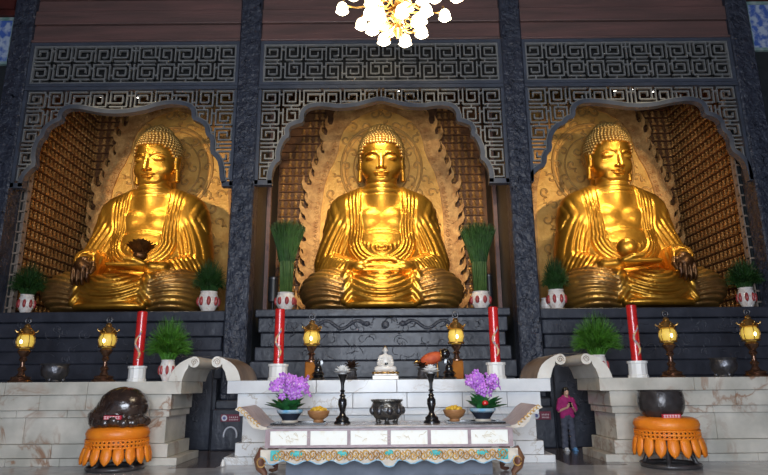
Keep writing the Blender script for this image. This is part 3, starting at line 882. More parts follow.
for i, (a, b) in enumerate(BAY):
    a += .0; b -= .0
    t = thing('lattice_panel', ((a+b)/2, YL, zm), 'rectangular key-fret stone lattice panel high '+lw[i], 'lattice')
    mb = MB(); rect_frame(mb, a, b, zm, zt+.06, YL-.04, YL+.16, .10); mb.build('frame', 'fret_frame', t, world=True)
    mb = MB(); rect_frame(mb, a+.10, b-.10, zm+.10, zt-.04, YL-.01, YL+.1, .045); fret(mb, a+.14, b-.14, zm+.14, zt-.08, YL, YL+.08, seed=11)
    mb.build('fretwork', 'fret', t, world=True)
    # spandrel screen with the cusped arch
    A = arches[i]; zb = min(A[0][1], A[-1][1])-.02
    t = thing('arched_lattice_screen', ((a+b)/2, YL, zb), 'cusped-arch key-fret lattice screen hanging '+lw[i], 'lattice')
    P = smoothline(A, 1)
    mb = MB()
    # arch edge as a swept flat band of constant width
    W = .13; L_ = len(P); nrm = []
    for q in range(L_):
        p0 = P[max(q-1, 0)]; p1 = P[min(q+1, L_-1)]; dx, dz = p1[0]-p0[0], p1[1]-p0[1]; l = math.hypot(dx, dz); nrm.append((-dz/l, dx/l))
    O = [(P[q][0]+nrm[q][0]*W, P[q][1]+nrm[q][1]*W) for q in range(L_)]
    vs = [(x, y, z) for y in (YL-.05, YL+.17) for ring in (P, O) for x, z in ring]
    fs = []
    for q in range(L_-1):
        fs += [(q, q+1, L_+q+1, L_+q), (2*L_+q, 3*L_+q, 3*L_+q+1, 2*L_+q+1), (q, 2*L_+q, 2*L_+q+1, q+1), (L_+q, L_+q+1, 3*L_+q+1, 3*L_+q)]
    mb.raw(vs, fs)
    mb.box(a, b, YL-.05, YL+.17, zm2-.07, zm-.02)
    for xx, s in ((a, 1), (b, -1)):
        x0, x1 = (xx, xx+.09) if s > 0 else (xx-.09, xx)
        mb.box(x0, x1, YL-.05, YL+.17, zb, zm2-.10)
        e = A[0][0] if s > 0 else A[-1][0]
        mb.box(min(xx, e), max(xx, e), YL-.05, YL+.17, zb-.02, zb+.13)
    mb.build('frame', 'fret_frame', t, world=True)
    reg = [(a, zb)]+[p for p in O]+[(b, zb), (b, zm2), (a, zm2)]
    mb = MB(); zz1 = zm2-.115
    npz = round((zz1-(zb+.1))/.128); z0 = zz1-npz*.128
    fret(mb, a+.13, b-.13, z0, zz1, YL+.01, YL+.09, inside=lambda x, z: pip(reg, x, z), seed=5)
    q_ = MB(); mb.tube([(x, YL+.0, z) for x, z in [(P[q][0]+nrm[q][0]*(W+.02), P[q][1]+nrm[q][1]*(W+.02)) for q in range(0, L_)]], .02, 5)
    mb.build('fretwork', 'fret', t, world=True)
    mb = MB(); mb.box(a-.1, b+.1, YL+.30, YL+.36, zm, 15.2); struct('wall_dark_backing', mb, 'hole')  # near-black sheet added behind the panel so its holes look dark
    # beams over the lattice
    mb = MB(); z = zt+.06
    for k_, (h, d) in enumerate(((.10,.10),(.55,.0),(.50,.05),(.42,-.04),(.5,.08),(1.2,-.06))):
        mb.box(a, b, YL-.0-d, YL+.29, z, z+h-.03, .02); z += h
    mb.box(a, b, YL+.1, YL+.29, zt+.06, 15.2)
    struct('wall_beam', mb, 'wood_red')

# red painted lozenges on the beams
# painted panels beyond the outer pillars
for s, q0, q1 in ((-1,(-9,21),(8,62)),(1,(753,5),(780,48))):
    Y = YF+.22
    a = at(q0[0],q0[1],Y); b = at(q1[0],q1[1],Y)
    xa = -14 if s < 0 else PIL[3][1]+.02; xb = PIL[0][0]-.02 if s < 0 else 14
    t = thing('painted_panel', ((xa+xb)/2, YF+.2, b[2]), 'blue and white painted panel beyond the pillar '+('beside the lotus-holding Buddha' if s < 0 else 'beside the ball-holding Buddha'), 'painting')
    zt_, zb_ = a[2]+.0, b[2]
    mb = MB(); mb.box(xa, xb, YF+.22, YF+.3, zb_, zt_); mb.build('canvas', 'paint_blue', t, world=True)
    mb = MB(); rect_frame(mb, xa, xb, zb_-.1, zt_+.1, YF+.18, YF+.34, .1); mb.build('frame', 'paint_green', t, world=True)
    mb = MB(); mb.box(xa, xb, YF+.1, YF+.4, zt_+.12, 15.2); mb.box(xa, xb, YF+.0, YF+.4, zt_+.3, zt_+.6); struct('wall_beam_outer', mb, 'red_dark')
    mb = MB(); mb.box(xa, xb, YF+.24, YF+.4, 0, zb_-.12); struct('wall_front_outer', mb, 'dark_in')
    mb = MB(); z = a[2]+.6
    
# spotlights tucked behind the arch tops
LAMPS = []
for i, P in enumerate(([(100,97),(138,97.5)], [(356,90.5),(375,91),(398,91)], [(615,91),(634,89),(653,91.5)])):
    for j, (px, py) in enumerate(P):
        p = at(px, py, YF+.5)
        t = thing('spotlight', p, '%s of the small spotlights behind the arched lattice %s' % ((['leftmost','rightmost'] if i == 0 else ['leftmost','middle one','rightmost'])[j], lw[i]), 'spotlight')
        mb = MB(); mb.lathe([(.035,0),(.055,.03),(.055,.12),(.03,.15)], seg=12, dirv=(0,-.3,.9)); mb.build('housing', 'silver', t, smooth=50)
        mb = MB(); mb.lathe([(.045,-.012),(.045,.0)], seg=12, dirv=(0,-.3,.9)); mb.build('lens', 'spotlens', t)
        mb = MB(); mb.tube([(0,.05,.05),(0,.14,.03)], .012, 6); mb.build('bracket', 'speaker', t); LAMPS.append((i, p))

# ------------------------------------------------------------------ black stone bases under the statues
for i, (a, b) in enumerate(BAY):
    lab = ['stepped black stone base under the lotus-holding Buddha', 'stepped black stone base with dragon relief under the meditating Buddha', 'stepped black stone base under the ball-holding Buddha'][i]
    yb = YF+.12
    zs = [at(384, q, yb)[2] for q in ((309.5,320,335,349,362,378))]
    if i == 1: zs = [at(384, q, yb)[2] for q in (308.5,316.5,331.5,346,360.5,378)]
    t = thing('statue_base', ((a+b)/2, yb, 0), lab, 'pedestal')
    exts = [0,.07,.13,.0,-.10,-.14] if i == 1 else [0,.06,.12,.04,0,0]
    n = len(zs); rec = [0,.12,.20,.12,.0,-.06]
    mb = MB()
    g = .18 if i == 1 else 0
    for k in range(n-1):
        e = exts[k]; y = yb+rec[k]
        mb.box(a+g+e, b-g-e, y, 21.40 if k == 0 else 20.5, zs[k+1]+.012, zs[k], .025)
    mb.box(a+max(g,.12), b-max(g,.12), yb-.05, 20, 0, zs[-1])
    mb.build('stepped_body', 'black', t, world=True)
    mb = MB()
    for k in (1, 2, 3):
        y = yb+rec[k]; z0, z1 = zs[k+1], zs[k]
        if k == 1: relief_tubes(mb, a+.5, b-.5, z0+.1, z1-.1, y, 30, k+i*7, .016)
        else: relief_tubes(mb, a+.5, b-.5, z0+.1, z1-.1, y, 22, k+i*7, .014)
    if i == 1:
        zc = (zs[1]+zs[2])/2; y = yb+rec[1]-.01
        mb.ball((.02, y, zc), (.11,.05,.11), 16, 8)
        for s in (-1, 1):
            pts = [(s*(.55+.085*q), y, zc+.11*math.sin(q*.62)) for q in range(22)]
            mb.tube(pts, [.055]*3+[.045]*12+[.035,.03,.025,.02,.018,.014,.01], 7)
            mb.ball((s*.5, y, zc+.02), (.10,.05,.075), 10, 6)
            for q in (4, 9, 14): mb.tube([pts[q], (pts[q][0]-s*.08, y, pts[q][2]-.12), (pts[q][0]-s*.18, y, pts[q][2]-.15)], [.03,.025,.012], 6)
            for q in range(5): mb.tube([(s*(.42-.02*q), y, zc+.05*q-.06), (s*(.36-.03*q), y, zc+.09*q-.1)], [.014,.008], 5)
    mb.build('relief_carving', 'relief', t, world=True, smooth=True)

# ------------------------------------------------------------------ marble altars
CO = [(0,.155,.33,.14),(.16,.435,.11,.10),(.44,.975,0,0),(.98,1.125,.07,.05),(1.13,1.445,.11,.10),(1.45,1.72,.33,.16)]
YA = 13.42; YAB = 14.75
def altar(xl, xr, label, m, endl, endr, seed):
    # xl/xr: ends of the recessed middle course; endl/endr: passage on that side
    t = thing('marble_altar', ((xl+xr)/2, YA, 0), label, 'altar')
    rr = random.Random(seed)
    core = MB(); core.box(xl+.03, xr-.03, YA+.03, YAB, 0.001, 1.70)
    core.build('core', 'grout', t, world=True)
    mb = MB(); top = MB()
    for k, (z0, z1, ox, oy) in enumerate(CO):
        a = xl-(ox if endl else 0); b = xr+(ox if endr else 0); y0 = YA-oy
        x = a; tgt = top if k == 5 else mb
        while x < b-.01:
            w = rr.uniform(.8, 1.5) if k != 5 else rr.uniform(1.6, 2.6)
            e = min(x+w, b); e = b if b-e < .4 else e
            tgt.box(x+.004, e-.004, y0, YAB+(ox*.2), z0+(.001 if k == 0 else 0), z1-.002, .008)
            x = e
    mb.build('stone_courses', m, t, world=True)
    top.build('top_slab', m, t, world=True)
    u = 1/44.8
    for on, xe, s in ((endl, xl-.33, -1), (endr, xr+.33, 1)):
        if not on: continue
        prof = [(-13,0),(-12,4),(-10,9),(-7,13.5),(-3,17),(2,20),(6,21.8)]
        cc = (10.8,18.0); prof += [(cc[0]+5.3*math.cos(a), cc[1]+5.3*math.sin(a)) for a in [2.2-.42*q for q in range(13)]]
        prof += [(5.2,12.6),(2.6,8.5),(1.0,3.5),(0,0)]
        poly = [(xe+s*p*u, 1.72+q*u) for p, q in prof]
        mb = MB(); mb.prism(poly, YA-.18, YAB+.25)
        mb.mi = [1 if len(f) == 4 and (f[0] % len(poly)) < 7 else 0 for f in mb.f]
        arm = mb.build('curved_scroll_arm', ['marble_w', 'marble_b'], t, world=True, smooth=35)
        mb = MB(); cx, cz = xe+s*cc[0]*u, 1.72+cc[1]*u
        mb.tube([(cx+s*.075*(1-q/16)*math.cos(q*.8), YA-.18, cz+.075*(1-q/16)*math.sin(q*.8)) for q in range(14)], .009, 5)
        mb.build('scroll_line', 'marble_b', t, world=True)
altar(-12.6, -4.72, 'pale marble altar below the lotus-holding Buddha', 'marble_s', False, True, 1)
altar(-3.08, 3.24, 'bright marble altar behind the incense table below the meditating Buddha', 'marble_c', True, True, 2)
altar(4.95, 12.6, 'brown-veined marble altar below the ball-holding Buddha', 'marble_s', True, False, 3)
ZA = 1.72

# passage signs and small things
def sign(px0, px1, py0, py1, Y, label, lines):
    a = at(px0, py0, Y); b = at(px1, py1, Y)
    t = thing('notice_sign', ((a[0]+b[0])/2, Y, (a[2]+b[2])/2), label, 'sign')
    w = b[0]-a[0]; h = a[2]-b[2]
    mb = MB(); mb.box(-w/2, w/2, -.02, .02, -h/2, h/2, .004); mb.build('plate', 'sign_red', t)
    mb = MB(); mb.lathe([(h*.42,-.005),(h*.42,.005)], c=(-w/2+h*.55,-.024,0), seg=20, dirv=(0,1,0)); mb.build('round_emblem', 'sign_white', t)
    mb = MB(); mb.lathe([(h*.22,-.004),(h*.22,.004)], c=(-w/2+h*.55,-.031,0), seg=16, dirv=(0,1,0)); mb.build('emblem_figure', 'sign_blue', t)
    mb = MB(); rr = random.Random(4)
    for r, (z, n) in enumerate(((.14*h, 5), (-.20*h, 6))):
        for k in range(n):
            x = -w/2+h*1.25+k*(w-h*1.45)/n; s = (w-h*1.45)/n*.7
            mb.box(x, x+s, -.025, -.02, z-.03*h, z+.02*h); mb.box(x+s*.4, x+s*.6, -.026, -.02, z-.10*h, z+.10*h); mb.box(x, x+s*.9, -.025, -.02, z-.12*h, z-.08*h)
    mb.build('lettering', 'tag', t)
sign(221, 240, 414.5, 421.5, YF-.31, 'dark red notice sign on the black stone by the lotus-holding Buddha side passage', 2)
sign(531.5, 551, 411.5, 419.5, YF-.31, 'dark red notice sign on the black stone beside the person in the magenta shirt', 2)
p = at(229.5, 436.5, YF-.36)
mb = MB(); mb.tube([(p[0]+.17*math.cos(a), YF-.31, p[2]+.03+.20*math.sin(a)) for a in [-.35+.29*q for q in range(14)]], .022, 8)
tag(mb.build('white_cord_loop', 'sign_white', world=True, smooth=True), 'white cord loop hanging on the black pillar pedestal', 'cord')
p = atz(227.3, 464.5, .0)
mb = MB(); mb.lathe([(.03,0),(.045,.01),(.04,.08),(.02,.12),(.022,.14)], seg=12, c=(p[0], 13.02, .005))
tag(mb.build('porcelain_bottle', 'porcelain', world=True, smooth=50), 'tiny white bottle on the floor by the passage corner', 'bottle')
for s, lab in ((-1, 'black carved stone slab standing at the back of the passage by the lotus-holding Buddha'), (1, 'black carved stone slab at the back of the passage behind the person')):
    mb = MB(); x0, x1 = ((-5.9,-4.6) if s < 0 else (4.5,5.9)); mb.box(x0, x1, 16.35, 16.42, 0, 2.4, .02)
    o = thing('stone_slab', ((x0+x1)/2, 16.35, 0), lab, 'slab'); mb.build('slab_body', 'black', o, world=True)
    mb = MB(); relief_tubes(mb, x0+.1, x1-.1, .5, 2.2, 16.35, 45, 9+s, .016); mb.build('relief_carving', 'relief', o, world=True, smooth=True)

# ------------------------------------------------------------------ carved incense table
YT = 11.0; YTB = 12.25
xa, z_ = at(265.5, 428, YT)[0], 0; xb = at(512.5, 428, YT)[0]
zt1 = at(388, 425.2, YT)[2]; zd1 = at(388, 428, YT)[2]; zd0 = at(388, 447.3, YT)[2]; za0 = at(388, 462, YT)[2]
tb = thing('incense_table', ((xa+xb)/2, YT, 0), 'long carved incense table with white painted panels and gilded apron', 'table')
mb = MB(); mb.box(xa+.02, xb-.02, YT-.03, YTB+.02, zd1, zt1, .012); mb.build('tabletop', 'table_top', tb, world=True)
mb = MB(); mb.box(xa, xb, YT, YTB, zd0, zd1-.001); 
mb.build('carcass', 'table', tb, world=True)
for k in range(6):
    p0 = xa+.09+k*(xb-xa-.12)/6; p1 = p0+(xb-xa-.12)/6-.06
    mb = MB(); mb.box(p0, p1, YT-.012, YT+.002, zd0+.045, zd1-.04, .004)
    o = mb.build('painted_panel', 'cream', tb, world=True)
    mb = MB(); rr = random.Random(k+20)
    cx, cz = (p0+p1)/2, (zd0+zd1)/2
    for q in range(10 if k in (0, 5) else (5 if k != 1 and k != 4 else 0)):
        x = cx+rr.uniform(-.30, .30); z = cz+rr.uniform(-.09, .07)
        mb.tube([(x, YT-.013, z), (x+rr.uniform(-.06,.06), YT-.013, z+.04), (x+rr.uniform(.02,.12), YT-.013, z+rr.uniform(-.03,.05))], .007, 4, flat=.4)
    if mb.v: mb.build('painted_motif', 'ink', tb, world=True)
    mb = MB(); rect_frame(mb, p0-.025, p1+.025, zd0+.02, zd1-.015, YT-.022, YT, .022); mb.build('panel_frame', 'table', tb, world=True)
# upturned ends
for s, x in ((-1, xa), (1, xb)):
    prof = [(0,0),(0,-.05),(-.14,-.06)]
    P_ = [(-.10,-.05),(.12,0),(.22,.06),(.33,.18),(.45,.33),(.58,.42),(.66,.40),(.68,.36),(.56,.30),(.46,.20),(.40,.08),(.30,-.04),(.12,-.08)]
    poly = [(x+s*(a-.06)*.88, zt1+b*.78) for a, b in P_]
    mb = MB(); mb.prism(poly, YT-.03, YTB+.02); 
    mb.mi = [0 if len(f) == 3 else 1 for f in mb.f]
    mb.build('upturned_end', ['apron', 'table'], tb, world=True, smooth=40)
    mb = MB()
    for q in range(7):
        a, b = P_[2+q//2+1]; 
        cx = x+s*(.20+.065*q-.06)*.88; cz = zt1+(.03+.058*q)*.78
        mb.tube([(cx+.03*math.cos(g), YT-.035, cz+.03*math.sin(g)) for g in [i_*.7 for i_ in range(8)]], .010, 5)
    mb.build('end_scroll', 'applegold', tb, world=True, smooth=True)
# scalloped apron and its gilt scrolls
xl, xr = xa-.06, xb+.06
mb = MB(); bot = []; n = 60
for i in range(n+1):
    u = i/n; x = xl+(xr-xl)*u
    bot.append((x, za0+.035*math.cos(u*PI*22)+.05*(abs(u-.5) < .03)*-1+.06*(abs(u-.5) > .47)))
mb.prism([(xl, zd0-.02)]+bot+[(xr, zd0-.02)], YT-.06, YT-.02); mb.build('apron', 'apron', tb, world=True)
mb = MB(); mb.tube([(x, YT-.065, z+.012) for x, z in bot], .012, 6); mb.build('apron_edge', 'glaze', tb, world=True)
mb = MB(); rr = random.Random(8); zc = (zd0+za0)/2
nsc = 44
for i in range(nsc):
    x = xl+.22+(xr-xl-.44)*(i+.5)/nsc; s = 1 if i % 2 else -1
    pts = [(x+(.062-.005*q)*math.cos(s*q*.75), YT-.068, zc+.02*s+(.068-.005*q)*math.sin(s*q*.75)) for q in range(11)]
    mb.tube(pts, [.016]*10+[.008], 5)
    mb.tube([(x, YT-.068, zc-.07*s), (x+.05, YT-.068, zc-.02*s), (x+.1, YT-.068, zc+.05*s)], [.006,.014,.006], 5)
mb.build('apron_scrolls', 'applegold', tb, world=True, smooth=True)
mb = MB()
for s in (-1, 1):
    cx = (xl+xr)/2+s*((xr-xl)/2-.26)
    mb.box(cx-.09, cx+.09, YT-.066, YT-.05, za0+.04, zd0-.03, .01, rz=0)
    for q in (.36, .72): mb.ball(((xl+xr)/2+s*(xr-xl)/2*q, YT-.065, zc+.03), (.11,.02,.05), 10, 6)
mb.ball(((xl+xr)/2, YT-.065, zc+.04), (.08,.02,.05), 10, 6)
mb.build('teal_ornament', 'teal', tb, world=True)
for s in (-1, 1):
    for yy in (YT+.06, YTB-.1):
        x = (xl+xr)/2+s*((xr-xl)/2-.05)
        mb = MB(); mb.tube([(x, yy, zd0-.03), (x+s*.09, yy, .34), (x+s*.07, yy, .22), (x-s*.02, yy, .12), (x-s*.02, yy, .06), (x+s*.05, yy, .035), (x+s*.11, yy, .05)], [.10,.10,.075,.05,.04,.035,.025], 10)
        mb.build('leg', 'leg', tb, world=True, smooth=True)
        mb = MB()
        if yy < YT+.1:
            mb.tube([(x+s*.03+.07*math.cos(g), YT-.07, .32+.08*math.sin(g)) for g in [i_*.6 for i_ in range(11)]], .014, 5); mb.build('leg_scroll', 'applegold', tb, world=True, smooth=True)
mb = MB(); mb.box(xa+.3, xb-.3, YT+.5, YT+.56, .02, zd0-.001); mb.build('reflection_board', 'reflection_blue', tb, world=True)  # added board, its colour imitates the floor reflection under the table
ZT = zt1

def pos(px, Y, z): return (at(px, 400, Y)[0], Y, z)
# trays
for px0, px1, lab in ((274,327,'flat black tray under the orchid pot beside the table upturned end, cord-loop side'), (446,502,'flat black tray under the orchid pot and wooden bowl, person side of the table')):
    x0, x1 = at(px0,422,11.62)[0], at(px1,422,11.62)[0]
    mb = MB(); mb.box(x0, x1, 11.25, 11.98, ZT, ZT+.012, .004); rect = MB(); 
    t = thing('tray', ((x0+x1)/2, 11.6, ZT), lab, 'tray'); mb.build('tray_bottom', 'lacq', t, world=True)
    mb = MB()
    mb.box(x0,x1,11.25,11.27,ZT+.012,ZT+.03); mb.box(x0,x1,11.96,11.98,ZT+.012,ZT+.03); mb.box(x0,x0+.02,11.27,11.96,ZT+.012,ZT+.03); mb.box(x1-.02,x1,11.27,11.96,ZT+.012,ZT+.03)
    mb.build('tray_rim', 'lacq', t, world=True)

# bronze censer
c = pos(386.8, 11.6, ZT)
t = thing('incense_burner', c, 'round dark bronze censer with cast relief in the middle of the incense table', 'censer')
mb = MB(); mb.lathe([(.12,.06),(.22,.09),(.285,.17),(.30,.25),(.285,.33),(.262,.37),(.30,.40),(.30,.425),(.27,.425),(.25,.37),(.05,.36)], seg=36); mb.build('bowl', 'censer', t, smooth=35)
mb = MB()
for k in range(9):
    a = 2*PI*k/9; mb.ball((.285*math.cos(a), .285*math.sin(a), .23), (.06,.06,.075), 8, 6)
    mb.tube([(.29*math.cos(a+.2*q), .29*math.sin(a+.2*q), .23+.05*math.sin(q*1.5)) for q in range(4)], .015, 5)
mb.build('relief_figures', 'silver', t, smooth=True)
for k in range(3):
    a = -PI/2+2*PI*k/3; mb = MB(); mb.tube([(.17*math.cos(a), .17*math.sin(a), .12), (.20*math.cos(a), .20*math.sin(a), .06), (.17*math.cos(a), .17*math.sin(a), .0)], [.05,.04,.05], 8); mb.build('foot', 'censer', t, smooth=True)
mb = MB(); mb.lathe([(.24,.362),(.24,.372)], seg=24); mb.build('ash', 'grout', t)

# tall black lacquer candlesticks with white lotus holders
def candlestick(px, lab, group=None):
    t = thing('lotus_candlestick', pos(px, 11.6, ZT), lab, 'candlestick')
    mb = MB(); mb.lathe([(.155,0),(.155,.03),(.12,.06),(.125,.10),(.07,.14),(.045,.20),(.06,.26),(.085,.34),(.08,.42),(.045,.47),(.06,.50),(.035,.53),(.03,.56),(.055,.585),(.03,.61),(.035,.72),(.06,.80),(.09,.86),(.105,.885),(.09,.895)], seg=24); mb.build('stem', 'lacq', t, smooth=35)
    o = lotus_mb(.175, ((12,1.25),(11,.95),(9,.6),(6,.25)), .62).build('lotus_holder', 'white', t, smooth=50); o.location.z = .885
    return t
candlestick(342.5, 'tall black candlestick with white lotus top between the wooden bowl and censer, cord-loop side')
candlestick(431.3, 'tall black candlestick with white lotus top, in front of the orange-red cloth object')
for px, lab in ((318.8, 'turned wooden bowl of yellow fruit beside the candlestick, cord-loop side'), (454, 'turned wooden bowl of yellow fruit beside the candlestick, person side')):
    t = thing('offering_bowl', pos(px, 11.62, ZT+.02), lab, 'bowl')
    mb = MB(); mb.lathe([(.09,0),(.10,.02),(.09,.05),(.17,.10),(.205,.17),(.21,.215),(.195,.215),(.18,.15),(.03,.10)], seg=28); mb.build('bowl', 'wood_bowl', t, smooth=35)
    rr = random.Random(int(px)); f = []
    for q in range(11):
        mb = MB(); mb.ball((0,0,0), (.045,.045,.042), 8, 6)
        a = q*2.4; r = .14*math.sqrt((q+.3)/11)
        o = mb.build('fruit', 'yellow', smooth=True, loc=Vector(t.location)+Vector((r*math.cos(a), r*math.sin(a), .215+.05*(1-r/.14))))
        tag(o, 'small yellow fruit in the wooden bowl on the '+('cord-loop' if px < 400 else 'person')+' side of the table', 'fruit', 'yellow fruit in the '+('first' if px < 400 else 'second')+' bowl')
# orchids
def orchid(px, lab, berry):
    t = thing('potted_orchid', pos(px, 11.62, ZT+.02), lab, 'orchid')
    mb = MB(); mb.lathe([(.13,0),(.15,.02),(.14,.06),(.22,.17),(.235,.185),(.22,.185),(.05,.16)], seg=28); mb.build('pot', 'glaze_dark', t, smooth=35)
    mb = MB(); mb.lathe([(.222,.17),(.24,.195),(.245,.235),(.22,.235),(.20,.19)], seg=28, cap=False); mb.build('pot_rim', 'glaze', t, smooth=35)
    mb = MB(); mb.lathe([(.145,-.0),(.155,.015),(.145,.045)], seg=24); mb.build('pot_foot', 'apron', t, smooth=35)
    mb = MB(); rr = random.Random(int(px))
    for q in range(34):
        a = rr.uniform(0, 2*PI); petal(mb, a, rr.uniform(.35, 1.30), rr.uniform(.22, .38), .22, (rr.uniform(-.08,.08), rr.uniform(-.08,.08), .20), .5)
    mb.build('leaves', 'leaf', t, smooth=True)
    st = MB(); fl = []
    for q in range(11):
        a = rr.uniform(0, 2*PI); R = rr.uniform(.08, .36); zz = .86-.20*(R/.36)**2+rr.uniform(-.04,.06)
        pts = [(R*u*u**.5*math.cos(a), R*.55*u*u**.5*math.sin(a), .2+(zz-.2)*math.sin(u*PI/2)-.12*max(0, u-.75)*2) for u in [i/7 for i in range(8)]]
        st.tube(pts, .008, 5)
        for u in (3, 4, 5, 5.6, 6.2, 7, 7.3):
            k = min(int(u), 6); w = u-k; b = [pts[k][c]+(pts[min(k+1,7)][c]-pts[k][c])*w for c in range(3)]
            fl.append((b[0]+rr.uniform(-.08,.08), b[1]*.8-.10+rr.uniform(-.08,.06), b[2]+rr.uniform(-.07,.07)))
    st.build('stems', 'leaf', t, smooth=True)
    proto = None
    for p in fl:
        if proto is None:
            mb = MB()
            for k in range(5):
                a = PI/2+2*PI*k/5; w = .038 if k % 2 else .03
                mb.ball((.038*math.cos(a), 0, .038*math.sin(a)), (w, .008, .026), 7, 4, q=Matrix.Rotation(-a, 3, 'Y'))
            mb.cur = 1; mb.ball((0,-.012,-.008), (.012,.016,.014), 6, 4)
            proto = mb.build('flower', ['orchid', 'orchid_lip'], t, smooth=True); o = proto
        else: o = proto.copy(); C.objects.link(o); o.parent = t
        o.location = p; o.rotation_euler = (rr.uniform(-.5,.5), rr.uniform(-.8,.8), rr.uniform(-.9,.9)+math.atan2(p[0], .5)*.8); o.scale = (1.15,)*3
    if berry:
        mb = MB(); mb.ball((.02,-.24,.33), (.06,.05,.05), 12, 8); mb.build('red_bow', 'red', t, smooth=True)
orchid(290.3, 'purple orchids in a blue-rimmed pot below the tall red candle, no red bow', False)
orchid(482, 'purple orchids with a red bow in a dark blue-rimmed pot', True)

# ------------------------------------------------------------------ altar furnishings
YI = 13.75
def lantern(px, Y, lab, block, py0=314, py1=379):
    p = (at(px, 379, Y)[0], Y, ZA); t = thing('altar_lantern', p, lab, 'lantern')
    h = at(px, py0, Y)[2]-ZA; S = h/1.5; mb = MB()
    if block:
        mb.box(-.13, .13, -.13, .13, 0, .40, .02); b = mb.build('wooden_block', 'lamp_wood', t)
        mb = MB(); mb.lathe([(.15,.40),(.15,.43),(.07,.46),(.05,.54),(.09,.58),(.05,.62),(.10,.70),(.13,.76),(.06,.79)], seg=20)
    else:
        mb.lathe([(.26,0),(.27,.03),(.20,.08),(.22,.12),(.10,.16),(.06,.24),(.10,.30),(.05,.36),(.045,.46),(.09,.52),(.06,.58),(.12,.66),(.15,.72),(.08,.78)], seg=20)
    mb.build('stem', 'brown', t, smooth=35)
    mb = MB(); mb.lathe([(.10,.78),(.16,.84),(.185,.93),(.175,1.03),(.13,1.10)], seg=20); mb.build('glass_globe', 'lampglass', t, smooth=True)
    mb = MB()
    mb.ball((0,-.165,.93), (.035,.03,.05), 8, 6); mb.build('flame_glow', 'lampcore', t, smooth=True)
    mb = MB(); mb.tube([(.175*math.cos(2*PI*k/20), .175*math.sin(2*PI*k/20), .80) for k in range(20)], .02, 6, closed=True)
    for k in range(6):
        a = 2*PI*k/6+.4; mb.tube([(.17*math.cos(a), .17*math.sin(a), .80), (.20*math.cos(a), .20*math.sin(a), .95), (.17*math.cos(a), .17*math.sin(a), 1.10)], .008, 5)
    mb.build('cage', 'bgold', t, smooth=True)
    mb = MB(); mb.lathe([(.17,1.09),(.20,1.11),(.17,1.15),(.15,1.20),(.10,1.25),(.06,1.28),(.07,1.31),(.03,1.36)], seg=18); mb.build('canopy', 'bgold', t, smooth=35)
    for k in range(6):
        a = 2*PI*k/6+.5; mb = MB(); c, s = math.cos(a), math.sin(a)
        mb.tube([(.15*c,.15*s,1.17),(.20*c,.20*s,1.16),(.235*c,.235*s,1.19),(.225*c,.225*s,1.215)], [.02,.018,.016,.02], 6); mb.build('canopy_hook', 'bgold', t, smooth=True)
    mb = MB(); mb.tube([(.065*math.cos(2*PI*k/14), 0, 1.43+.065*math.sin(2*PI*k/14)) for k in range(14)], .02, 6, closed=True); mb.ball((0,0,1.42), .022, 8, 6); mb.build('finial_ring', 'silver', t, smooth=True)
    t.scale = (S*1.0, S*1.0, S)
    return t
lantern(311, YI, 'brass lantern on an orange wood block beside the dark lotus dish on the centre altar', True, 314)
lantern(457.5, YI, 'brass lantern on an orange wood block beside the orange-red cloth object', True, 312)
lantern(20.5, YI, 'brass lantern outermost on the altar below the lotus-holding Buddha', False, 318, 380)
lantern(103.5, YI, 'brass lantern between silver bowl and red candle below the lotus-holding Buddha', False, 317, 380)
lantern(673, YI, 'brass lantern between red candle and silver bowl below the ball-holding Buddha', False, 311, 376)
lantern(757, YI, 'brass lantern outermost on the altar below the ball-holding Buddha', False, 309, 376)
# black statuettes behind the wooden blocks
for px, lab, s in ((318, 'small black seated figurine beside the wood block of the lantern, cord-loop side', 1), (449.5, 'small black seated figurine beside the wood block of the lantern, person side', -1)):
    mb = mini_mb(); mb.xf(Matrix.Scale(1.75, 4)); 
    tag(mb.build('black_figurine', 'lacq', smooth=50, loc=(at(px, 379, YI-.22)[0], YI-.22, ZA)), lab, 'figurine')
def candle(px0, px1, pyt, pyb, qx0, qx1, lab):
    Y = YI; xc = (at((px0+px1)/2, pyb, Y)[0]); r = (at(px1, pyb, Y)[0]-at(px0, pyb, Y)[0])/2
    zb = at(px0, pyb, Y)[2]; zt = at((px0+px1)/2, pyt, Y)[2]; R = (at(qx1, 370, Y)[0]-at(qx0, 370, Y)[0])/2
    xc = at((qx0+qx1)/2, 375, Y)[0]
    t = thing('altar_candle', (xc, Y, zb), lab, 'candle')
    h = zt-zb
    mb = MB(); mb.lathe([(r,0),(r,h-.02),(r-.02,h),(.02,h-.01)], seg=28); mb.build('wax_column', 'red', t, smooth=35)
    mb = MB(); mb.tube([(.0,0,h-.02),(.005,0,h+.03)], .006, 5); mb.build('wick', 'lacq', t)
    mb = MB(); rr = random.Random(int(px0))
    pts = [((r+.004)*math.cos(a), (r+.004)*math.sin(a), .12+.075*q) for q, a in enumerate([-PI/2+.55*math.sin(q*.9) for q in range(10)])]
    mb.tube(pts, [.01,.025,.03,.028,.03,.025,.028,.02,.02,.01], 6)
    for q in (1, 3, 5, 7): mb.tube([pts[q], (pts[q][0]+.03, pts[q][1]-.004, pts[q][2]+.06)], [.02,.006], 5)
    mb.build('painted_dragon', 'red_gold', t, smooth=True)
    lab2 = lab.replace('tall red candle', 'white fluted stand of the red candle')
    s = thing('candle_stand', (xc, Y, ZA), lab2, 'candle stand')
    mb = MB(); hh = zb-ZA; mb.lathe([(R,0),(R,.05),(R*.9,.07),(R*.9,hh-.06),(R,hh-.05),(R,hh-.001)], seg=24, lobes=12, lamp=.02); mb.build('drum', 'white', s, smooth=25)
candle(272, 282, 309, 364, 268, 288, 'tall red candle behind the orchids without a red bow')
candle(488, 498, 307, 362.5, 486.5, 506, 'tall red candle behind the orchids with the red bow')
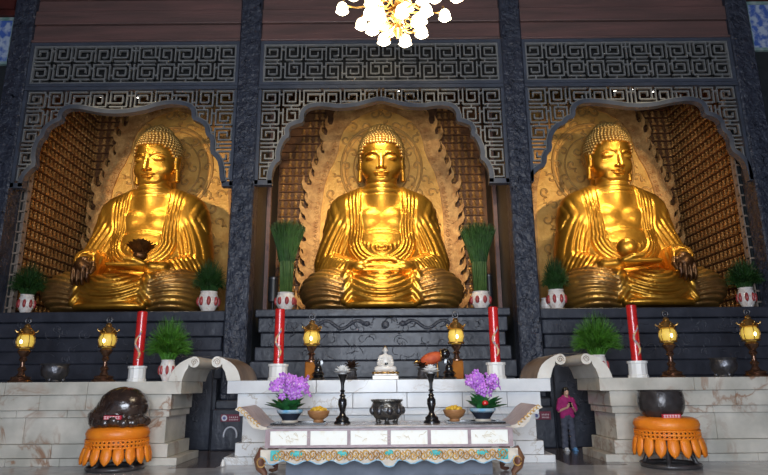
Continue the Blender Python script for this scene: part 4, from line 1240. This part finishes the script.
candle(134.5, 144.5, 311.5, 366, 128, 146, 'tall red candle below the lotus-holding Buddha')
candle(631, 641, 305, 361, 628.5, 648, 'tall red candle below the ball-holding Buddha')
for px0, px1, pt, lab in ((41,68,364,'dark silver bowl between the two lanterns below the lotus-holding Buddha'), (712,738,358,'dark silver bowl between the two lanterns below the ball-holding Buddha')):
    x0, x1 = at(px0, 375, YI)[0], at(px1, 375, YI)[0]; r = (x1-x0)/2; h = at(px0, pt, YI)[2]-ZA
    t = thing('silver_bowl', ((x0+x1)/2, YI, ZA), lab, 'bowl')
    mb = MB(); mb.lathe([(r*.5,0),(r*.55,.02),(r*.5,.05),(r*.85,h*.35),(r*.97,h*.65),(r*.88,h*.88),(r,h),(r*.93,h),(r*.8,h*.8),(.02,h*.3)], seg=30); mb.build('bowl', 'silver', t, smooth=35)
    for k in range(3):
        mb = MB(); a = -PI/2+2*PI*k/3; mb.ball((r*.6*math.cos(a), r*.6*math.sin(a), .05), (.05,.05,.05), 8, 6); mb.build('foot', 'silver', t, smooth=True)

# pots with clipped grass
def blades(mb, n, h, R, r0, rr, w=.012, thmax=1.25, gravity=.25):
    for i in range(n):
        a = rr.uniform(0, 2*PI); q = math.sqrt(rr.random()); th = q*thmax
        L = rr.uniform(.80, 1.06)
        ex = R*L*math.sin(th)/max(.3, math.sin(thmax)) if thmax < 1 else R*L*math.sin(th)
        ez = h*L*math.cos(th*.9)
        b = (r0*q*math.cos(a), r0*q*math.sin(a)); aa = a+rr.uniform(-.3, .3)
        wa = rr.uniform(0, 6.28); wx, wy = math.cos(wa)*w, math.sin(wa)*w; vs = []
        for u in (0, .35, .7, 1):
            k = u**1.25; x = b[0]*(1-k)+ex*math.cos(aa)*k; y = b[1]*(1-k)+ex*math.sin(aa)*k
            z = ez*u+gravity*h*math.sin(th)*(u-u*u*1.25)
            f = 1-u*.8
            vs += [(x-wx*f, y-wy*f, z), (x+wx*f, y+wy*f, z), (x+wy*f*.6, y-wx*f*.6, z+w*.4)]
        fs = []
        for u in range(3):
            for s in range(3): s2 = (s+1) % 3; fs.append((u*3+s, u*3+s2, u*3+3+s2, u*3+3+s))
        mb.raw(vs, fs)
def grass_pot(pot, grass, Y, zb, lab, m='grass', wide=1.0, n=520, potm='pot_white', frame=None, fr=False):
    mk = (lambda p: p)
    x0, x1 = at(pot[0], pot[3], Y)[0], at(pot[1], pot[3], Y)[0]
    if zb is None: zb = at(pot[0], pot[3], Y)[2]
    h = at(pot[0], pot[2], Y)[2]-zb; r = (x1-x0)/2; g = (at(grass[1], 300, Y)[0]-at(grass[0], 300, Y)[0])/2
    H = at(pot[0], grass[2], Y)[2]-zb-h
    t = thing('grass_pot', ((x0+x1)/2, Y, zb), lab, 'potted grass')
    mb = MB(); mb.lathe([(r*.55,0),(r*.6,h*.06),(r*.95,h*.35),(r,h*.6),(r*.85,h*.88),(r*.78,h*.92),(r*.86,h),(r*.74,h),(r*.7,h*.85)], seg=24); mb.build('pot', potm, t, smooth=35)
    mb = MB()
    for k in range(8):
        a = 2*PI*k/8+.3; rr2 = r*1.0
        mb.ball((rr2*.97*math.cos(a), rr2*.97*math.sin(a), h*.52), (.045*r/.2,.045*r/.2,h*.22), 8, 6)
    mb.build('pot_decoration', 'pot_red', t, smooth=True)
    if frame is None:
        mb = MB(); blades(mb, n*2, H*1.1, g, r*.6, random.Random(int(pot[0])), .012, 1.45, .45); o = mb.build('foliage', m, t, smooth=True); o.location.z = h*.9
    return t, h, r, g, H
ZBASE = [at(384, q, YF+.12)[2] for q in (309.5, 308.5, 309.5)]
YP = YF+.55
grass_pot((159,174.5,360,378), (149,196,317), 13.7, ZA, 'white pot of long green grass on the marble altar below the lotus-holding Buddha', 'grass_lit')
def pebble_feet(*a): pass
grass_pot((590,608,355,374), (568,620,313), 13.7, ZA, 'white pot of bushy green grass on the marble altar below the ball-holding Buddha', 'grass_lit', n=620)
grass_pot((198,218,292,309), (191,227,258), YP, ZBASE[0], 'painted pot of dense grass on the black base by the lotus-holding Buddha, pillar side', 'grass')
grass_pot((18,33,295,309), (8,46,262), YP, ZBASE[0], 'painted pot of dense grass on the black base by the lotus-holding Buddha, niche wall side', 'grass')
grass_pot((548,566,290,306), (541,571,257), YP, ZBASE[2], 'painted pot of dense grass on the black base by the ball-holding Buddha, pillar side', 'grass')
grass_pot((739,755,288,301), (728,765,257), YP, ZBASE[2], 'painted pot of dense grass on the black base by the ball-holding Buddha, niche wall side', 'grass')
mb = MB(); p = (at(546.5, 300, YP+.25)[0], YP+.3, ZBASE[2]); mb.lathe([(.10,0),(.17,.10),(.18,.22),(.13,.34),(.15,.38)], seg=20)
tag(mb.build('small_jar', 'pot_white', smooth=35, loc=p), 'small pale jar half hidden behind the pillar-side grass pot of the ball-holding Buddha', 'jar')
for pot, gx, lab in (((275.5,295,293,308.5), (268,306,220), 'tall sheaf of green stalks in a painted pot, cord-loop side of the meditating Buddha'), ((471,491,292,307.5), (456,496,222), 'tall sheaf of green stalks in a painted pot, person side of the meditating Buddha')):
    t, h, r, g, H = grass_pot(pot, gx, YP, ZBASE[1], lab, frame='sheaf')
    mb = MB(); rr = random.Random(3)
    hs = H*.44; rs = r*.72
    for i in range(70):
        a = i*2.4; q = math.sqrt((i+.5)/70)*rs
        mb.tube([(q*math.cos(a)*.85, q*math.sin(a)*.85, 0), (q*math.cos(a), q*math.sin(a), hs), (q*1.15*math.cos(a), q*1.15*math.sin(a), hs*1.2)], .02, 5)
    o = mb.build('stalks', 'stalk', t, smooth=True); o.location.z = h*.9
    mb = MB(); mb.lathe([(rs*1.02,hs*.62),(rs*1.06,hs*.62),(rs*1.06,hs*.72),(rs*1.02,hs*.72)], seg=20, cap=False); o = mb.build('tie_band', 'band', t); o.location.z = h*.9
    mb = MB(); blades(mb, 1500, H-hs, g, rs*1.1, rr, .014, .62, .1); o = mb.build('foliage', 'grass', t, smooth=True); o.location.z = h*.9+hs
for px0, px1, y0, y1, lab in ((268,278,277,294,'black cylindrical speaker behind the grass sheaf, cord-loop side'), (486.5,493,274,297,'black cylindrical speaker behind the grass sheaf, person side')):
    Y = YP+.35; x0, x1 = at(px0, y1, Y)[0], at(px1, y1, Y)[0]; zt = at(px0, y0, Y)[2]; r = (x1-x0)/2
    t = thing('cylinder_speaker', ((x0+x1)/2, Y, ZBASE[1]), lab, 'speaker'); h = zt-ZBASE[1]
    mb = MB(); mb.lathe([(r*.8,.30),(r,.32),(r,h-.02),(r*.8,h)], seg=20); mb.build('drum', 'speaker', t, smooth=35)
    mb = MB(); mb.lathe([(r*.7,0),(r*.7,.03),(.03,.05),(.03,.31)], seg=14); mb.build('stand', 'speaker', t, smooth=35)
    mb = MB(); mb.lathe([(r*1.02,h-.08),(r*1.03,h-.06),(r*1.02,h-.04)], seg=20); mb.build('ring', 'silver', t, smooth=35)

# little white Buddha on its throne, centre of the altar
xc = at(385.5, 378, YI)[0]
t = thing('white_buddha_figure', (xc, YI, ZA), 'small white porcelain Buddha with gold-rimmed throne on the centre altar', 'statue')
mb = MB(); mb.box(-.29,.29,-.18,.2,0,.09,.015); mb.box(-.25,.25,-.16,.18,.09,.13,.01); mb.build('throne', 'porcelain', t)
mb = MB(); mb.lathe([(.24,.13),(.27,.15),(.24,.17)], seg=24, sy=.75)
for k in range(14): a = 2*PI*k/14; mb.ball((.27*math.cos(a), .2*math.sin(a), .15), (.04,.03,.03), 6, 4)
mb.build('gold_rim', 'bgold', t, smooth=True)
def wb(x, y, z):
    ax = np.abs(x)
    d = ell(x, y, z, (0,0,.24), (.24,.15,.09))
    d = smn(d, cap(ax, y, z, (.06,.02,.24), (.18,-.05,.23), .08, .07), .03)
    d = smn(d, ell(x, y, z, (0,.02,.40), (.105,.075,.17)), .03)
    d = smn(d, cap(ax, y, z, (.0,.02,.51), (.10,.02,.50), .045, .045), .03)
    d = smn(d, cap(ax, y, z, (.12,.02,.49), (.155,-.01,.36), .04, .035), .02)
    d = smn(d, cap(ax, y, z, (.155,-.01,.36), (.05,-.11,.31), .035, .028), .02)
    d = d-.006*np.sin(z*120)*(z < .5)*sstep(.0,.1,ax)
    d = smn(d, cap(x, y, z, (0,.02,.52), (0,.015,.60), .03, .03), .02)
    d = smn(d, ell(x, y, z, (0,.01,.655), (.052,.058,.07)), .01)
    d = smn(d, ell(ax, y, z, (.054,.015,.645), (.008,.014,.03)), .006)
    d = smn(d, cap(x, y, z, (0,-.045,.665), (0,-.055,.645), .006, .009), .006)
    return d
net_obj('figure_body', wb, (-.3,-.22,.12), (.3,.2,.76), .0095, 'porcelain', t)
mb = MB(); mb.ball((0,.022,.672), (.057,.058,.062), 14, 10); mb.ball((0,.02,.735), (.025,.025,.025), 10, 6); o = mb.build('hair', 'bgold', t, smooth=True)
mb = MB(); mb.lathe([(.02,0),(.04,.02),(.038,.05),(.028,.055)], seg=14); o = mb.build('alms_bowl', 'lacq', t, smooth=35); o.location = (.02,-.115,.315)

# offering stands either side
for px, lab in ((351.5, 'footed offering dish with dark lotus petals between the lantern and the white Buddha, cord-loop side'), (423, 'footed offering dish under the orange-red cloth object')):
    t = thing('offering_stand', (at(px, 378, YI)[0], YI, ZA), lab, 'offering dish')
    mb = MB(); mb.lathe([(.13,0),(.14,.02),(.10,.05),(.12,.09),(.10,.20),(.13,.24),(.06,.27)], seg=20, lobes=8, lamp=.05); mb.build('pedestal', 'silver', t, smooth=35)
    o = lotus_mb(.20, ((9,1.35),(8,1.0),(6,.6)), .4).build('petal_dish', 'brown', t, smooth=50); o.location.z = .26
t = thing('wrapped_striker', (at(432, 372, YI-.02)[0], YI-.05, ZA+.34), 'orange-red cloth cushion with black round end and gold band, beside the white Buddha', 'cushion')
q_ = Matrix.Rotation(math.radians(-16), 3, 'Y')
mb = MB(); mb.ball((0,0,.12), (.27,.13,.135), 20, 12, q=q_); mb.build('cloth_body', 'red_prop', t, smooth=True)
mb = MB(); mb.ball((.30,0,.22), (.11,.11,.12), 16, 10); mb.build('black_end', 'lacq', t, smooth=True)
mb = MB(); mb.tube([(.20+.0*math.cos(a), .11*math.cos(a), .18+.12*math.sin(a)) for a in [2*PI*k/16 for k in range(16)]], .02, 6, closed=True); mb.build('gold_band', 'bgold', t, smooth=True)
mb = MB(); mb.tube([(-.26,0,.03),(-.36,0,.06),(-.40,0,.0)], [.03,.025,.02], 8); mb.tube([(-.1,-.05,-.3),(-.1,-.05,.0)], .02, 8); mb.tube([(.12,-.05,-.3),(.12,-.05,.02)], .02, 8); mb.build('rest', 'bgold', t, smooth=True)

# ------------------------------------------------------------------ drums on orange cushions
def cushion(px0, px1, pyt, pyb, Y, lab, feet, n=17):
    # feet on the floor at Y; returns the cushion top height
    xc = (at(px0, pyt, Y)[0]+at(px1, pyt, Y)[0])/2; R = (at(px1, pyt, Y)[0]-at(px0, pyt, Y)[0])/2*.90
    zt = at(384, pyt, Y)[2]; 
    s = thing('drum_stand', (xc, Y, 0), lab.replace('orange satin cushion with lace and petal skirt', 'low dark stand'), 'stand')
    mb = MB(); mb.lathe([(R*.86,.62),(R*.9,.64),(R*.9,zt-.30),(R*.86,zt-.28)], seg=28); mb.build('top_ring', 'stand', s, smooth=35)
    for k in range(4):
        a = PI/4+PI/2*k+.3; mb = MB(); c, q = math.cos(a), math.sin(a)
        mb.tube([(R*.75*c, R*.75*q, .64), (R*.62*c, R*.62*q, .35), (R*.78*c, R*.78*q, .10), (R*.95*c, R*.95*q, .05)], [.06,.05,.045,.04], 8); mb.build('leg', 'stand', s, smooth=True)
    mb = MB(); mb.tube([(R*.9*math.cos(2*PI*k/28), R*.9*math.sin(2*PI*k/28), .045) for k in range(28)], .045, 8, closed=True); mb.build('foot_ring', 'stand', s, smooth=True)
    t = thing('drum_cushion', (xc, Y, zt-.275), lab, 'cushion')
    mb = MB(); mb.lathe([(.1,0),(R*.9,.0),(R*1.02,.05),(R*1.06,.14),(R*1.0,.22),(R*.85,.265),(.1,.275)], seg=40); mb.build('pad', 'orange', t, smooth=45)
    # pierced lace band
    mb = MB(); z1 = .02; hb = .14; nb = 44
    for k in range(nb):
        for s2 in (1, -1):
            pts = [(R*1.03*math.cos(2*PI*(k+s2*u)/nb), R*1.03*math.sin(2*PI*(k+s2*u)/nb), z1-hb*(u/2)) for u in (0, .5, 1, 1.5, 2)]
            mb.tube(pts, .014, 4)
    for z in (z1, z1-hb*.5, z1-hb): mb.tube([(R*1.035*math.cos(2*PI*k/48), R*1.035*math.sin(2*PI*k/48), z) for k in range(48)], .018, 5, closed=True)
    mb.build('lace_band', 'orange', t, smooth=True)
    # petals
    zp = z1-hb; zl = at(384, pyb, Y-R)[2]-(zt-.275)
    for k in range(n):
        mb = MB(); a = 2*PI*k/n; w = 2*PI*R/n*.47; vs = []; N = 7
        for i in range(N+1):
            u = i/N; ww = w*(1.0 if u < .45 else max(0, 1-((u-.45)/.55)**1.7)**.6*.96+.02)*(.88+.12*math.sin(u*PI))
            rr_ = R*1.03+.05*math.sin(u*PI*.7)
            for sg in (-1, -.5, 0, .5, 1):
                an = a+sg*ww/R; r2 = rr_+.035*(1-sg*sg)
                vs.append((r2*math.cos(an), r2*math.sin(an), zp+(zl-zp)*u))
        fs = []
        for i in range(N):
            for j in range(4): q = i*5+j; fs.append((q, q+1, q+6, q+5))
        L = len(vs); vs += [(x*.975, y*.975, z) for x, y, z in vs]; fs += [tuple(L+i for i in reversed(f)) for f in fs]
        for i in range(N): fs += [(i*5, L+i*5, L+i*5+5, i*5+5), (i*5+4, i*5+9, L+i*5+9, L+i*5+4)]
        for j in range(4): fs += [(N*5+j, N*5+j+1, L+N*5+j+1, L+N*5+j), (j, L+j, L+j+1, j+1)]
        mb.raw(vs, fs); mb.build('skirt_petal', 'orange', t, smooth=True)
    return xc, zt, R
YD = atz(116, 472.5, 0)[1]+.42
xc, zt, R = cushion(88, 150.5, 423.5, 464, YD, 'orange satin cushion with lace and petal skirt under the dark wooden fish drum', 0)
# wooden fish (hollow carved drum)
def muyu(x, y, z):
    X = x*math.cos(.55)-z*math.sin(.55); Z = x*math.sin(.55)+z*math.cos(.55)
    d = ell(x, y, z, (.06,0,.44), (.50,.44,.43))
    d = smn(d, ell(x, y, z, (-.18,-.02,.24), (.44,.42,.22)), .15)
    for k in range(9):
        a = -2.9+.36*k; d = smn(d, ell(x, y, z, (.02+.50*math.cos(a), .44*math.sin(a), .12+.03*math.sin(k*2)), (.12,.11,.12)), .03)
    d = smn(d, cap(x, y, z, (-.52,-.10,.20), (-.34,-.16,.36), .07, .06), .04)
    d = np.maximum(d, -cap(x, y, z, (-.45,-.55,.27), (.5,-.55,.27), .055, .05))
    gr = np.abs(np.sin(np.arctan2(z-.25, x+.2)*9))
    d = d+.012*(gr < .25)*((x < -.02)|(z > .7)|(x > .35))
    return np.maximum(d, -z)
t = thing('wooden_fish_drum', (xc-.0, YD, zt-.02), 'large dark varnished wooden fish drum on an orange cushion', 'drum')
t.scale = (1.0,1.0,.91)
net_obj('drum_body', muyu, (-.72,-.60,-.03), (.72,.55,.95), .02, 'muyu', t)
def tagplate(px0, px1, py0, py1, Y, par, seed):
    a = at(px0, py0, Y); b = at(px1, py1, Y); w = b[0]-a[0]; h = a[2]-b[2]; c = ((a[0]+b[0])/2-par.location[0], Y-par.location[1], (a[2]+b[2])/2-par.location[2])
    mb = MB(); mb.box(c[0]-w/2, c[0]+w/2, c[1]-.012, c[1]+.05, c[2]-h/2, c[2]+h/2, .004); mb.build('name_tag', 'tag_red', par)
    mb = MB(); n = 6
    for k in range(n):
        x = c[0]-w/2+.012+k*(w-.02)/n; s = (w-.02)/n*.75
        mb.box(x, x+s, c[1]-.016, c[1]-.011, c[2]+h*.15, c[2]+h*.3); mb.box(x+s*.35, x+s*.6, c[1]-.016, c[1]-.011, c[2]-h*.35, c[2]+h*.35); mb.box(x, x+s, c[1]-.016, c[1]-.011, c[2]-h*.3, c[2]-h*.15)
    mb.build('tag_lettering', 'tag', par)
tagplate(104, 121, 414.5, 418.8, YD-.50, t, 1)
YD2 = atz(665, 470, 0)[1]+.45
xc, zt, R = cushion(633, 697.5, 418.5, 461, YD2, 'orange satin cushion with lace and petal skirt under the black bronze bowl', 0)
xb2 = at(661, 405, YD2)[0]; h2 = at(384, 391.5, YD2)[2]-zt; r2 = (at(683.5, 405, YD2)[0]-at(639, 405, YD2)[0])/2
t = thing('bronze_singing_bowl', (xb2, YD2, zt-.01), 'large black bronze bowl bell on an orange cushion', 'bell')
mb = MB(); mb.lathe([(r2*.70,0),(r2*.86,h2*.12),(r2*.97,h2*.35),(r2,h2*.55),(r2*.97,h2*.8),(r2*.93,h2*.93),(r2*.97,h2),(r2*.90,h2*1.0),(r2*.86,h2*.9),(r2*.9,h2*.5),(r2*.6,.06)], seg=44); mb.build('bowl_shell', 'bronze_bowl', t, smooth=35)
tagplate(662.5, 681, 414.2, 418.2, YD2-r2*.97, t, 2)

# ------------------------------------------------------------------ the visitor in the passage
PF = atz(570.5, 450.5, 0)
PY = PF[1]; PX = at(567.5, 420, PY)[0]
t = thing('person', (PX, PY, 0), 'person in a magenta t-shirt and dark trousers looking at a phone in the passage', 'person')
hp = at(567, 387, PY)[2]; S = hp/1.60
def p_body(x, y, z):
    ax = np.abs(x)
    d = ell(x, y, z, (0,-.035,1.475), (.070,.085,.105))
    d = smn(d, cap(x, y, z, (0,0,1.30), (0,-.01,1.40), .048, .045), .03)
    d = smn(d, ell(x, y, z, (0,-.08,1.415), (.035,.03,.03)), .02)
    d = smn(d, cap(x, y, z, (0,-.118,1.475), (0,-.135,1.445), .008, .014), .01)
    d = smn(d, ell(ax, y, z, (.072,-.02,1.47), (.012,.02,.03)), .006)
    d = np.maximum(d, -cap(ax, y, z, (.018,-.122,1.488), (.040,-.113,1.488), .006))
    d = np.maximum(d, -cap(ax, y, z, (0,-.118,1.415), (.02,-.112,1.417), .004))
    d = smn(d, ell(x, y, z, (0,.0,1.12), (.15,.095,.25)), .04)
    d = smn(d, cap(ax, y, z, (.0,0,1.27), (.15,0,1.25), .06, .055), .03)
    d = smn(d, cap(ax, y, z, (.17,.0,1.24), (.225,-.01,.99), .05, .04), .02)
    d = smn(d, cap(ax, y, z, (.225,-.01,.99), (.075,-.21,1.08), .037, .026), .012)
    d = smn(d, cap(ax, y, z, (.075,-.21,1.08), (.045,-.235,1.125), .028, .026), .012)
    d = smn(d, cap(ax, y, z, (.08,.0,.85), (.085,0,.10), .075, .045), .03)
    return d
B_ = net_obj('body', p_body, (-.33,-.32,.02), (.33,.2,1.62), .0125, 'skin', t)
mb = MB()
for s in (-1, 1):
    for k in range(4): mb.tube([(s*(.05), -.24, 1.115+.02*k), (s*.045, -.262, 1.13+.02*k), (s*.028, -.268, 1.133+.02*k)], [.011,.010,.008], 6)
    mb.tube([(s*.045,-.235,1.14),(s*.03,-.238,1.175),(s*.014,-.238,1.19)], [.012,.011,.008], 6)
mb.build('fingers', 'skin', t, smooth=True)
def p_shirt(x, y, z):
    ax = np.abs(x)
    d = ell(x, y, z, (0,.0,1.10), (.185,.125,.34))
    d = smn(d, cap(ax, y, z, (.10,0,.86), (.10,0,1.1), .095, .085), .05)
    d = smn(d, cap(ax, y, z, (.0,0,1.27), (.155,0,1.25), .075, .072), .04)
    s = cap(ax, y, z, (.165,.0,1.25), (.222,-.01,1.04), .075, .072)
    d = smn(d, s, .03)
    d = d-.006*np.sin(z*55+x*22)*np.sin(x*38+1)
    d = np.maximum(d, .79-z); d = np.maximum(d, -cap(x, y, z, (0,-.03,1.36), (0,-.03,1.5), .062, .08))
    return d
net_obj('shirt', p_shirt, (-.33,-.2,.75), (.33,.2,1.4), .0125, 'shirt', t)
mb = MB(); mb.ball((.01,-.128,1.14), (.06,.01,.02), 10, 6); mb.ball((-.02,-.128,1.09), (.05,.01,.015), 10, 6); mb.build('shirt_print', 'print', t, smooth=True)
def p_tr(x, y, z):
    ax = np.abs(x)
    d = ell(x, y, z, (0,.01,.86), (.165,.115,.13))
    d = smn(d, cap(ax, y, z, (.085,.01,.82), (.105,0,.42), .098, .082), .04)
    d = smn(d, cap(ax, y, z, (.105,0,.42), (.115,.0,.07), .082, .085), .03)
    d = d-.007*np.sin(z*48+x*20)
    return np.maximum(np.maximum(d, .035-z), z-.93)
net_obj('trousers', p_tr, (-.28,-.2,.0), (.28,.2,.98), .0125, 'trousers', t)
def p_hair(x, y, z):
    d = ell(x, y, z, (0,-.015,1.505), (.088,.10,.10))
    d = smn(d, ell(x, y, z, (0,.03,1.46), (.085,.08,.12)), .03)
    d = d-.003*np.sin(x*160)
    face = ell(x, y, z, (0,-.13,1.445), (.066,.075,.075)); return np.maximum(d, -face)
net_obj('hair', p_hair, (-.12,-.14,1.3), (.12,.14,1.63), .008, 'hair', t)
for s, m in ((-1, 'shoe'), (1, 'shoe_b')):
    mb = MB(); mb.ball((s*.115,-.06,.045), (.052,.125,.045), 12, 8); mb.box(s*.115-.05, s*.115+.05, -.17, .07, 0, .022, .006); mb.build('shoe', m, t, smooth=50)
t.scale = (S, S, S); t.rotation_euler = (0, 0, math.radians(8))
mb = MB(); mb.box(-.035,.035,-.006,.006,-.07,.07,.004)
c_, s_ = math.cos(math.radians(8)), math.sin(math.radians(8))
o = mb.build('mobile_phone', 'lacq', loc=(PX+.25*S*s_, PY-.25*S*c_, 1.16*S)); o.rotation_euler = (-.5, 0, math.radians(8)); tag(o, 'dark mobile phone held in both hands by the person', 'phone')

# ------------------------------------------------------------------ chandelier
YC = 9.0; ctr = at(398, 38, YC); zb = ctr[2]
t = thing('chandelier', ctr, 'large tiered brass chandelier with many lit glass flower shades', 'chandelier')
mb = MB(); mb.lathe([(.02,0),(.05,.04),(.09,.14),(.05,.22),(.06,.30),(.13,.40),(.06,.52),(.04,.8),(.10,.95),(.04,1.1),(.03,15.2-zb)], seg=20); mb.build('stem', 'bgold', t, smooth=35)
shade0 = None
def shade(p, sc_):
    global shade0
    if shade0 is None:
        mb = MB(); mb.lathe([(.03,.10),(.075,.07),(.10,.0),(.095,-.05),(.115,-.09),(.03,-.06)], seg=16, lobes=4, lamp=.08); o = mb.build('lamp_shade', 'bulb', t, smooth=50); shade0 = o
    else: o = shade0.copy(); C.objects.link(o); o.parent = t
    o.location = p; o.scale = (sc_,)*3
for tier, (R_, z, n, off) in enumerate(((.44,.17,7,.35),(.50,.52,9,.1),(1.02,.75,11,.55),(1.0,1.25,11,.2))):
    for k in range(n):
        a = 2*PI*k/n+off; c, s = math.cos(a), math.sin(a)
        mb = MB(); mb.tube([(.05*c,.05*s,z+.10),(.4*R_*c,.4*R_*s,z-.02),(.75*R_*c,.75*R_*s,z+.0),(R_*c,R_*s,z+.12),(R_*.97*c,R_*.97*s,z+.22)], .016, 6)
        mb.tube([(.45*R_*c+.05*math.cos(g), .45*R_*s, z+.08+.05*math.sin(g)) for g in [q*.7 for q in range(8)]], .009, 5)
        mb.build('arm', 'bgold', t, smooth=True)
        shade((R_*c, R_*s, z+.06), .95)
mb = MB(); rr = random.Random(2)
for k in range(40):
    a = rr.uniform(0, 2*PI); R_ = rr.uniform(.08, .4); mb.ball((R_*math.cos(a), R_*math.sin(a), rr.uniform(.05, .6)), (.012,.012,.03), 6, 4)
mb.build('crystal_drops', 'bgold', t, smooth=True)

# pieces that sit on a part become its sub-parts
SUB = dict(lettering='plate', round_emblem='plate', emblem_figure='round_emblem', pot_rim='pot', pot_foot='pot', canopy_hook='canopy', finial_ring='canopy', flame_glow='glass_globe', cage='glass_globe',
           painted_motif='painted_panel', apron_edge='apron', apron_scrolls='apron', teal_ornament='apron', end_scroll='upturned_end', leg_scroll='leg', tag_lettering='name_tag', painted_dragon='wax_column', wick='wax_column',
           pot_decoration='pot', tie_band='stalks', relief_figures='bowl', lace_band='pad', scroll_line='curved_scroll_arm', shirt_print='shirt', scroll_relief='inner_panel', halo_ring='inner_panel', lens='housing', ring='drum')
bn = lambda o: o.name.split('.')[0]
for o in [o for o in bpy.data.objects if o.parent is not None and o.parent.type == 'EMPTY' and bn(o) in SUB]:
    kin = [c for c in o.parent.children if bn(c) == SUB[bn(o)]]
    if not kin or bn(o) == 'emblem_figure': continue
    def mid(q):
        A = [q.matrix_basis @ Vector(v) for v in q.bound_box]; return sum(A, Vector())/8
    best = min(kin, key=lambda c: (mid(c)-mid(o)).length)
    o.matrix_parent_inverse = best.matrix_basis.inverted(); o.parent = best

# ------------------------------------------------------------------ light
def area(name, loc, target, size, energy, col=(1,1,1), sy=None):
    l = bpy.data.lights.new(name, 'AREA'); l.energy = energy; l.color = col; l.size = size
    if sy: l.shape = 'RECTANGLE'; l.size_y = sy
    o = bpy.data.objects.new(name, l); C.objects.link(o); o.location = loc
    o.rotation_euler = (Vector(target)-Vector(loc)).to_track_quat('-Z', 'Y').to_euler(); return o
def spot(name, loc, target, energy, ang, col, blend=.4, rad=.25):
    l = bpy.data.lights.new(name, 'SPOT'); l.energy = energy; l.color = col; l.spot_size = math.radians(ang); l.spot_blend = blend; l.shadow_soft_size = rad
    o = bpy.data.objects.new(name, l); C.objects.link(o); o.location = loc
    o.rotation_euler = (Vector(target)-Vector(loc)).to_track_quat('-Z', 'Y').to_euler(); return o
area('entrance_daylight', (0,-3.5,3.2), (0,13,1.6), 7, 2100, (.80,.88,1), 4.5)
warm = (1,.80,.50)
spot('spot_middle', (0,4.5,7.4), (-.1,18.6,7.8), 5000, 36, warm)
spot('spot_lotus_side', (-10.4,5,7.4), (-7.4,18.9,7.6), 5200, 28, warm)
spot('spot_ball_side', (10.4,5,7.4), (7.4,18.9,7.6), 5200, 28, warm)
for i_, p_ in LAMPS: spot('arch_spot', (p_[0], p_[1]+.02, p_[2]-.05), ((-7.4,0,7.3)[i_]*.98, 18.5, 6.3), (300,360,300)[i_], (80,105,80)[i_], (1,.82,.52), .8, .08)
l = bpy.data.lights.new('chandelier_light', 'POINT'); l.energy = 500; l.color = (1,.82,.58); l.shadow_soft_size = .9
o = bpy.data.objects.new('chandelier_light', l); C.objects.link(o); o.location = (ctr[0], YC, zb-.25)
w = bpy.data.worlds.new('world'); sc.world = w; w.use_nodes = True
w.node_tree.nodes['Background'].inputs[0].default_value = (.62,.74,1,1); w.node_tree.nodes['Background'].inputs[1].default_value = .35
sc.view_settings.view_transform = 'Standard'; sc.view_settings.look = 'None'; sc.view_settings.gamma = 1; sc.view_settings.exposure = 0
sc.view_settings.use_curve_mapping = False
